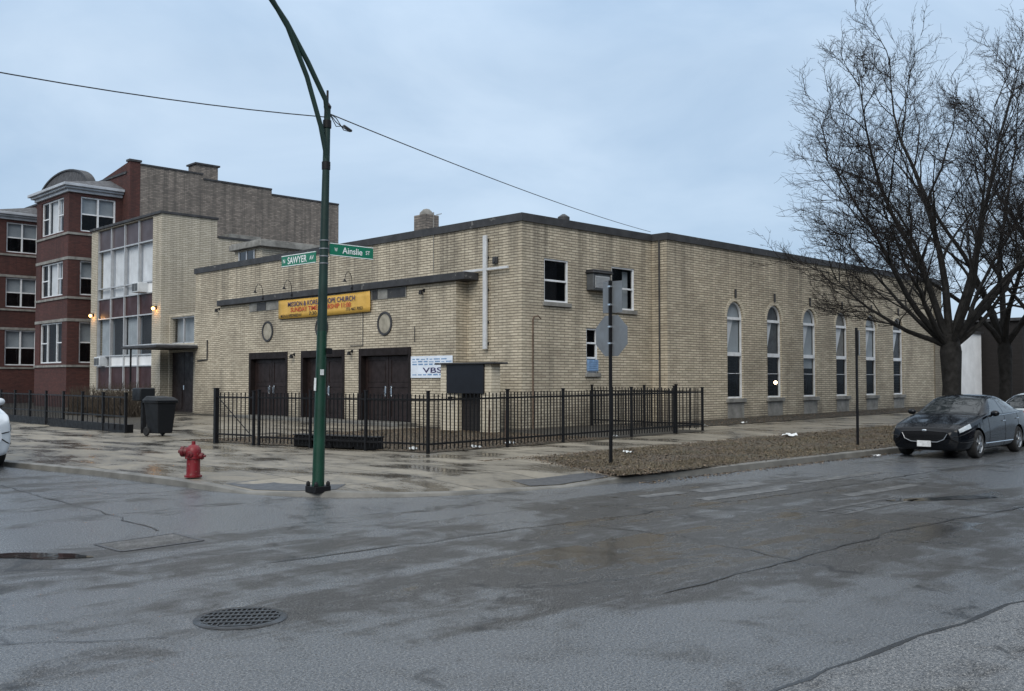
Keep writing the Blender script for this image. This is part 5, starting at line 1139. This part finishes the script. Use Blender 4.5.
def car(name, loc, rz, k, prof, paint, label, spec, group=None):
    ws, roofs, bel, axles, wr = spec
    g = empty(name, loc, label, 'car', group, rz); Lk = prof[-1][0]
    def sect(st):
        x, zb, hw, zbt, wb, zre, wre, zc = st
        return [Vector(q) for q in ((x,0,zb),(x,hw*.80,zb),(x,hw*.97,zb+.14),(x,hw,zb*.45+zbt*.55),(x,wb,zbt),(x,(wb+wre)/2+.02,(zbt+zre)/2+.01),(x,wre,zre),(x,wre*.55,zc-.012),(x,0,zc))]
    S = [sect(s) for s in prof]; nr = 9
    fine = []; NV = 6
    # densify along the length, keeping an even x step
    NX_ = 130; prm = []
    for i in range(NX_+1):
        xt = Lk*i/NX_; j = 0
        while j < len(prof)-2 and prof[j+1][0] < xt: j += 1
        t = (xt-prof[j][0])/(prof[j+1][0]-prof[j][0]); prm.append((j,t))
    # extra stations at the nose
    prm = [(0,q/5) for q in range(5)]+[p for p in prm if p[0] > 0]
    for j, t in prm:
        P0, P1, P2, P3 = S[max(j-1,0)], S[j], S[j+1], S[min(j+2,len(S)-1)]
        row = [cr(P0[r],P1[r],P2[r],P3[r],t) for r in range(nr)]
        for q in row: q.x = P1[0].x+(P2[0].x-P1[0].x)*t
        fr = []
        for r in range(nr-1):
            A, B, Cc, D = row[max(r-1,0)], row[r], row[r+1], row[min(r+2,nr-1)]
            for q in range(NV): fr.append(cr(A,B,Cc,D,q/NV))
        fr.append(row[-1].copy()); fr[0].y = 0; fr[-1].y = 0; fine.append(fr)
    nvv = (nr-1)*NV+1
    # pull vertices near the wheel arches onto the arch circle
    ar = wr+.055
    for fr in fine:
        for q in fr[NV:NV*5]:
            for ax in axles:
                dx, dz = q.x-ax, q.z-wr; d = math.hypot(dx,dz)
                if abs(d-ar) < .035 and d > 0: q.x = ax+dx/d*ar; q.z = wr+dz/d*ar
    parts = {}
    def part_of(x, v, z):
        if NV <= v*NV < 4.2*NV and any(math.hypot(x-ax, z-wr) < ar for ax in axles): return None
        if ws[0] < x < ws[1] and v > 6.08: return 'windshield'
        if roofs[0] < x < roofs[1] and v > 6.10: return 'rear_window'
        if 4.1 < v < 5.85:
            a = bel[0]+(v-4)*bel[2]; e = bel[1]-(v-4)*bel[3]
            if a < x < e and abs(x-bel[4]) > .045 and (len(bel) < 6 or abs(x-bel[5]) > .03): return 'side_window'
        if x < .60 and .10 < x and 3.62+.35*max(0,x-.3) < v < 4.2: return 'headlight'
        if x > Lk-.32 and 3.4 < v < 4.3: return 'tail_light'
        if 1.2 < v < 4.1 and bel[0]-.02 < x < bel[4]: return 'door'
        if 1.2 < v < 4.1 and bel[4] <= x < bel[1]-.22: return 'rear_door'
        return 'body'
    for side in (1,-1):
        for i in range(len(fine)-1):
            for j in range(nvv-1):
                a, b2, c2, d2 = fine[i][j], fine[i+1][j], fine[i+1][j+1], fine[i][j+1]
                ce = (a+b2+c2+d2)/4; pn = part_of(ce.x, (j+.5)/NV, ce.z)
                if pn is None: continue
                key = pn if pn in ('body','windshield','rear_window') else pn+str(side)
                parts.setdefault(key, []).append([(Lk*0+q.x*k, q.y*side*k, q.z*k) for q in ((a,b2,c2,d2) if side > 0 else (a,d2,c2,b2))])
    mats = {'body':paint,'windshield':M['carglass'],'rear_window':M['carglass'],'side_window':M['sideglass'],'headlight':M['lamp_lens'],'tail_light':M['ink_red'],'door':paint,'rear_door':paint}
    made = {}
    for key, qs in parts.items():
        vm = {}; mm = MB(); F = []
        for q in qs:
            f = []
            for p in q:
                kk = (round(p[0],5),round(p[1],5),round(p[2],5))
                if kk not in vm: vm[kk] = len(vm)
                f.append(vm[kk])
            if len(set(f)) >= 3: F.append(tuple(dict.fromkeys(f)))
        mm.add(list(vm.keys()), F, True)
        if key == 'body':   # close nose and tail
            for fr in (fine[0], fine[-1]):
                ring = [Vector((q.x,q.y,q.z))*k for q in fr]+[Vector((q.x,-q.y,q.z))*k for q in fr[-2:0:-1]]; mm.add(ring,[tuple(range(len(ring)))])
        base = key.rstrip('-0123456789'); nm = {'rear_door':'door'}.get(base, base)
        made[key] = mm.build(nm, mats[base], g, False, fix=False)
        made[key].data.set_sharp_from_angle(angle=R(60))
    def surf(x, v, side, push=.004):
        i = min(range(len(fine)), key=lambda q: abs(fine[q][0].x-x)); jj = v*NV; j = min(int(jj), nvv-2); p = fine[i][j].lerp(fine[i][j+1], jj-j)
        n = Vector((0,p.y,(p.z-.7)*.4)).normalized(); p = p+n*push; return Vector((p.x*k,p.y*side*k,p.z*k))
    for side in (1,-1):
        for key, xs in (('door',(bel[0]-.02,bel[4])),('rear_door',(bel[1]-.22,))):
            mm = MB()
            for x in xs: mm.tube([surf(x,v/4,side,.0) for v in range(5,17)], .005*k, 4)
            mm.build('seam', M['black'], made[key+str(side)], False)
        for key, x in (('door',bel[4]-.22),('rear_door',bel[1]-.42)):
            mm = MB(); a = surf(x,3.62,side,.02); b2 = surf(x+.17,3.62,side,.02); mm.tube([a,b2], .012*k, 6); mm.build('door_handle', M['chrome'], made[key+str(side)], False)
        # mirror
        mm = MB(); a = surf(bel[0]+.12,4.1,side,.0); o2 = a+Vector((-.02*k,.13*side*k,.07*k)); mm.sphere(o2,.1*k,12,8,(.75,1.05,.72)); mm.tube([a,o2],.03*k,6); mm.build('mirror', paint, g, False)
        mm = MB(); mm.tube([surf(bel[0]+.0+q*(bel[1]-bel[0])/20,4.05,side,.004) for q in range(21)], .008*k, 5); mm.build('window_trim', M['chrome'], g, False)
        # shut lines of bumper and lamp
        for v0 in (3.36, 2.35):
            mm = MB(); mm.tube([surf(.0+q*.06,v0+.25*q*.06,side,.003) for q in range(13)], .010*k, 4); mm.build('bumper_seam', M['black'], g, False)
        # sill trim
        mm = MB(); mm.tube([surf(axles[0]+.42+q*(axles[1]-axles[0]-.84)/10,2.05,side,.006) for q in range(11)], .014*k, 5); mm.build('sill_trim', M['chrome'], g, False)
    # wheels
    for ax in axles:
        for side in (1,-1):
            yc = (prof[4][2]-.115)*side*k; c = (ax*k,yc,wr*k); mm = MB(); w2 = .11*k; rr0 = wr*k
            mm.lathe([(rr0*.64,-w2),(rr0*.9,-w2),(rr0*.98,-w2*.8),(rr0,-w2*.5),(rr0,w2*.5),(rr0*.98,w2*.8),(rr0*.9,w2),(rr0*.64,w2)], c, 32, 'y'); mm.f = [f for f in mm.f if len(f) == 4]; mm.sm = mm.sm[:len(mm.f)]; wh = mm.build('wheel', M['rubber'], g, False)
            mm = MB(); yo = c[1]+side*w2*.9
            mm.lathe([(rr0*.66,-.015*side),(rr0*.64,.012*side),(rr0*.58,-.01*side)], (c[0],yo,c[2]), 32, 'y'); mm.f = [f for f in mm.f if len(f) == 4]; mm.sm = mm.sm[:len(mm.f)]
            for q in range(5):
                for dq in (-.16,.16):
                    an = q*2*PI/5+dq; mm.bar((c[0]+.04*k*math.cos(an),yo,c[2]+.04*k*math.sin(an)),(c[0]+rr0*.62*math.cos(an),yo-.006*side,c[2]+rr0*.62*math.sin(an)),.045*k,.02*k,(0,1,0))
            mm.lathe([(.0,.02*side),(.05*k,.018*side),(.06*k,-.01*side)], (c[0],yo,c[2]), 16, 'y'); mm.build('rim', M['rim'], wh, False)
            mm = MB(); mm.lathe([(.0,0),(rr0*.62,0)], (c[0],yo-.05*side,c[2]), 24, 'y'); mm.build('brake_disc', M['black'], wh, False)
    # dark wheel wells
    for ax in axles: mm = MB(); mm.box(((ax-wr-.05)*k,-.62*k,.16*k),((ax+wr+.05)*k,.62*k,(wr*2+.06)*k)); mm.build('wheel_well', M['rubber'], g, False)
    # front: grille, lower intake, plate, chrome lip, fog strips
    z0 = prof[0][1]; zt = prof[0][3]; hw = prof[0][2]
    def front(y, z, dx=0):      # nose is flat at x=0 and rolls back to the sides
        t = max(0, abs(y)-hw*.72)/.5; return Vector(((-.012+t*t*1.5*.5+dx)*k, y*k, z*k))
    mm = MB(); gz0, gz1 = zt-.13, zt+.03; pp = [(-.50,gz1-.01),(-.44,gz0+.02),(-.30,gz0-.05),(.30,gz0-.05),(.44,gz0+.02),(.50,gz1-.01),(.36,gz1+.02),(-.36,gz1+.02)]
    mm.prism([front(y,z,.004) for y,z in pp],(-.012*k,0,0)); 
    for q in range(4): mm.bar(front(-.42,gz0+.0+q*.035,-.014),front(.42,gz0+.0+q*.035,-.014),.008*k,.012*k)
    mm.build('grille', M['black'], g, False)
    mm = MB(); mm.tube([front(y,z,-.018) for y,z in ((-.52,gz1-.02),(-.45,gz0+.01),(-.30,gz0-.055),(0,gz0-.062),(.30,gz0-.055),(.45,gz0+.01),(.52,gz1-.02))], .009*k, 6); mm.build('grille_trim', M['rim'], g, False)
    mm = MB(); mm.prism([front(y,z,.003) for y,z in ((-.46,z0+.02),(.46,z0+.02),(.42,gz0-.09),(-.42,gz0-.09))],(-.012*k,0,0)); mm.build('lower_intake', M['black'], g, False)
    mm = MB(); mm.prism([front(y,z,-.02) for y,z in ((-.16,gz0-.17),(.16,gz0-.17),(.16,gz0-.03),(-.16,gz0-.03))],(-.01*k,0,0)); mm.build('licence_plate', M['plate'], g, False)
    for s in (-1,1):
        mm = MB(); mm.bar(Vector((.06*k,s*.56*k,(z0+.03)*k)),Vector((.24*k,s*.83*k,(z0+.06)*k)),.02*k,.03*k); mm.build('fog_strip', M['chrome'], g, False)
    mm = MB(); mm.sphere(front(0,gz1+.045,-.0),.045*k,10,6,(.3,1.3,.6)); mm.build('badge', M['chrome'], g, False)
    return g
SPEC = ((1.47,2.30),(3.55,4.22),(1.66,4.02,.40,.24,2.78),(.95,3.80),.33)
VSPEC = ((.98,1.78),(4.55,4.8),(1.25,4.6,.36,.05,2.35,3.5),(.95,4.0),.35)
car('parked_car', (20.72,8.68,0), R(1.5), .90, SEDAN, M['car_black'], 'black sedan parked at the kerb under the bare tree', SPEC, 'parked cars')
car('parked_car', (25.75,8.72,0), R(0), .90, SEDAN, M['car_silver'], 'silver car parked directly behind the black sedan', SPEC, 'parked cars')
car('parked_van', (5.30,19.40,0), R(91), 1.0, VAN, M['car_white'], 'white van parked at the left kerb with only its front corner showing', VSPEC)
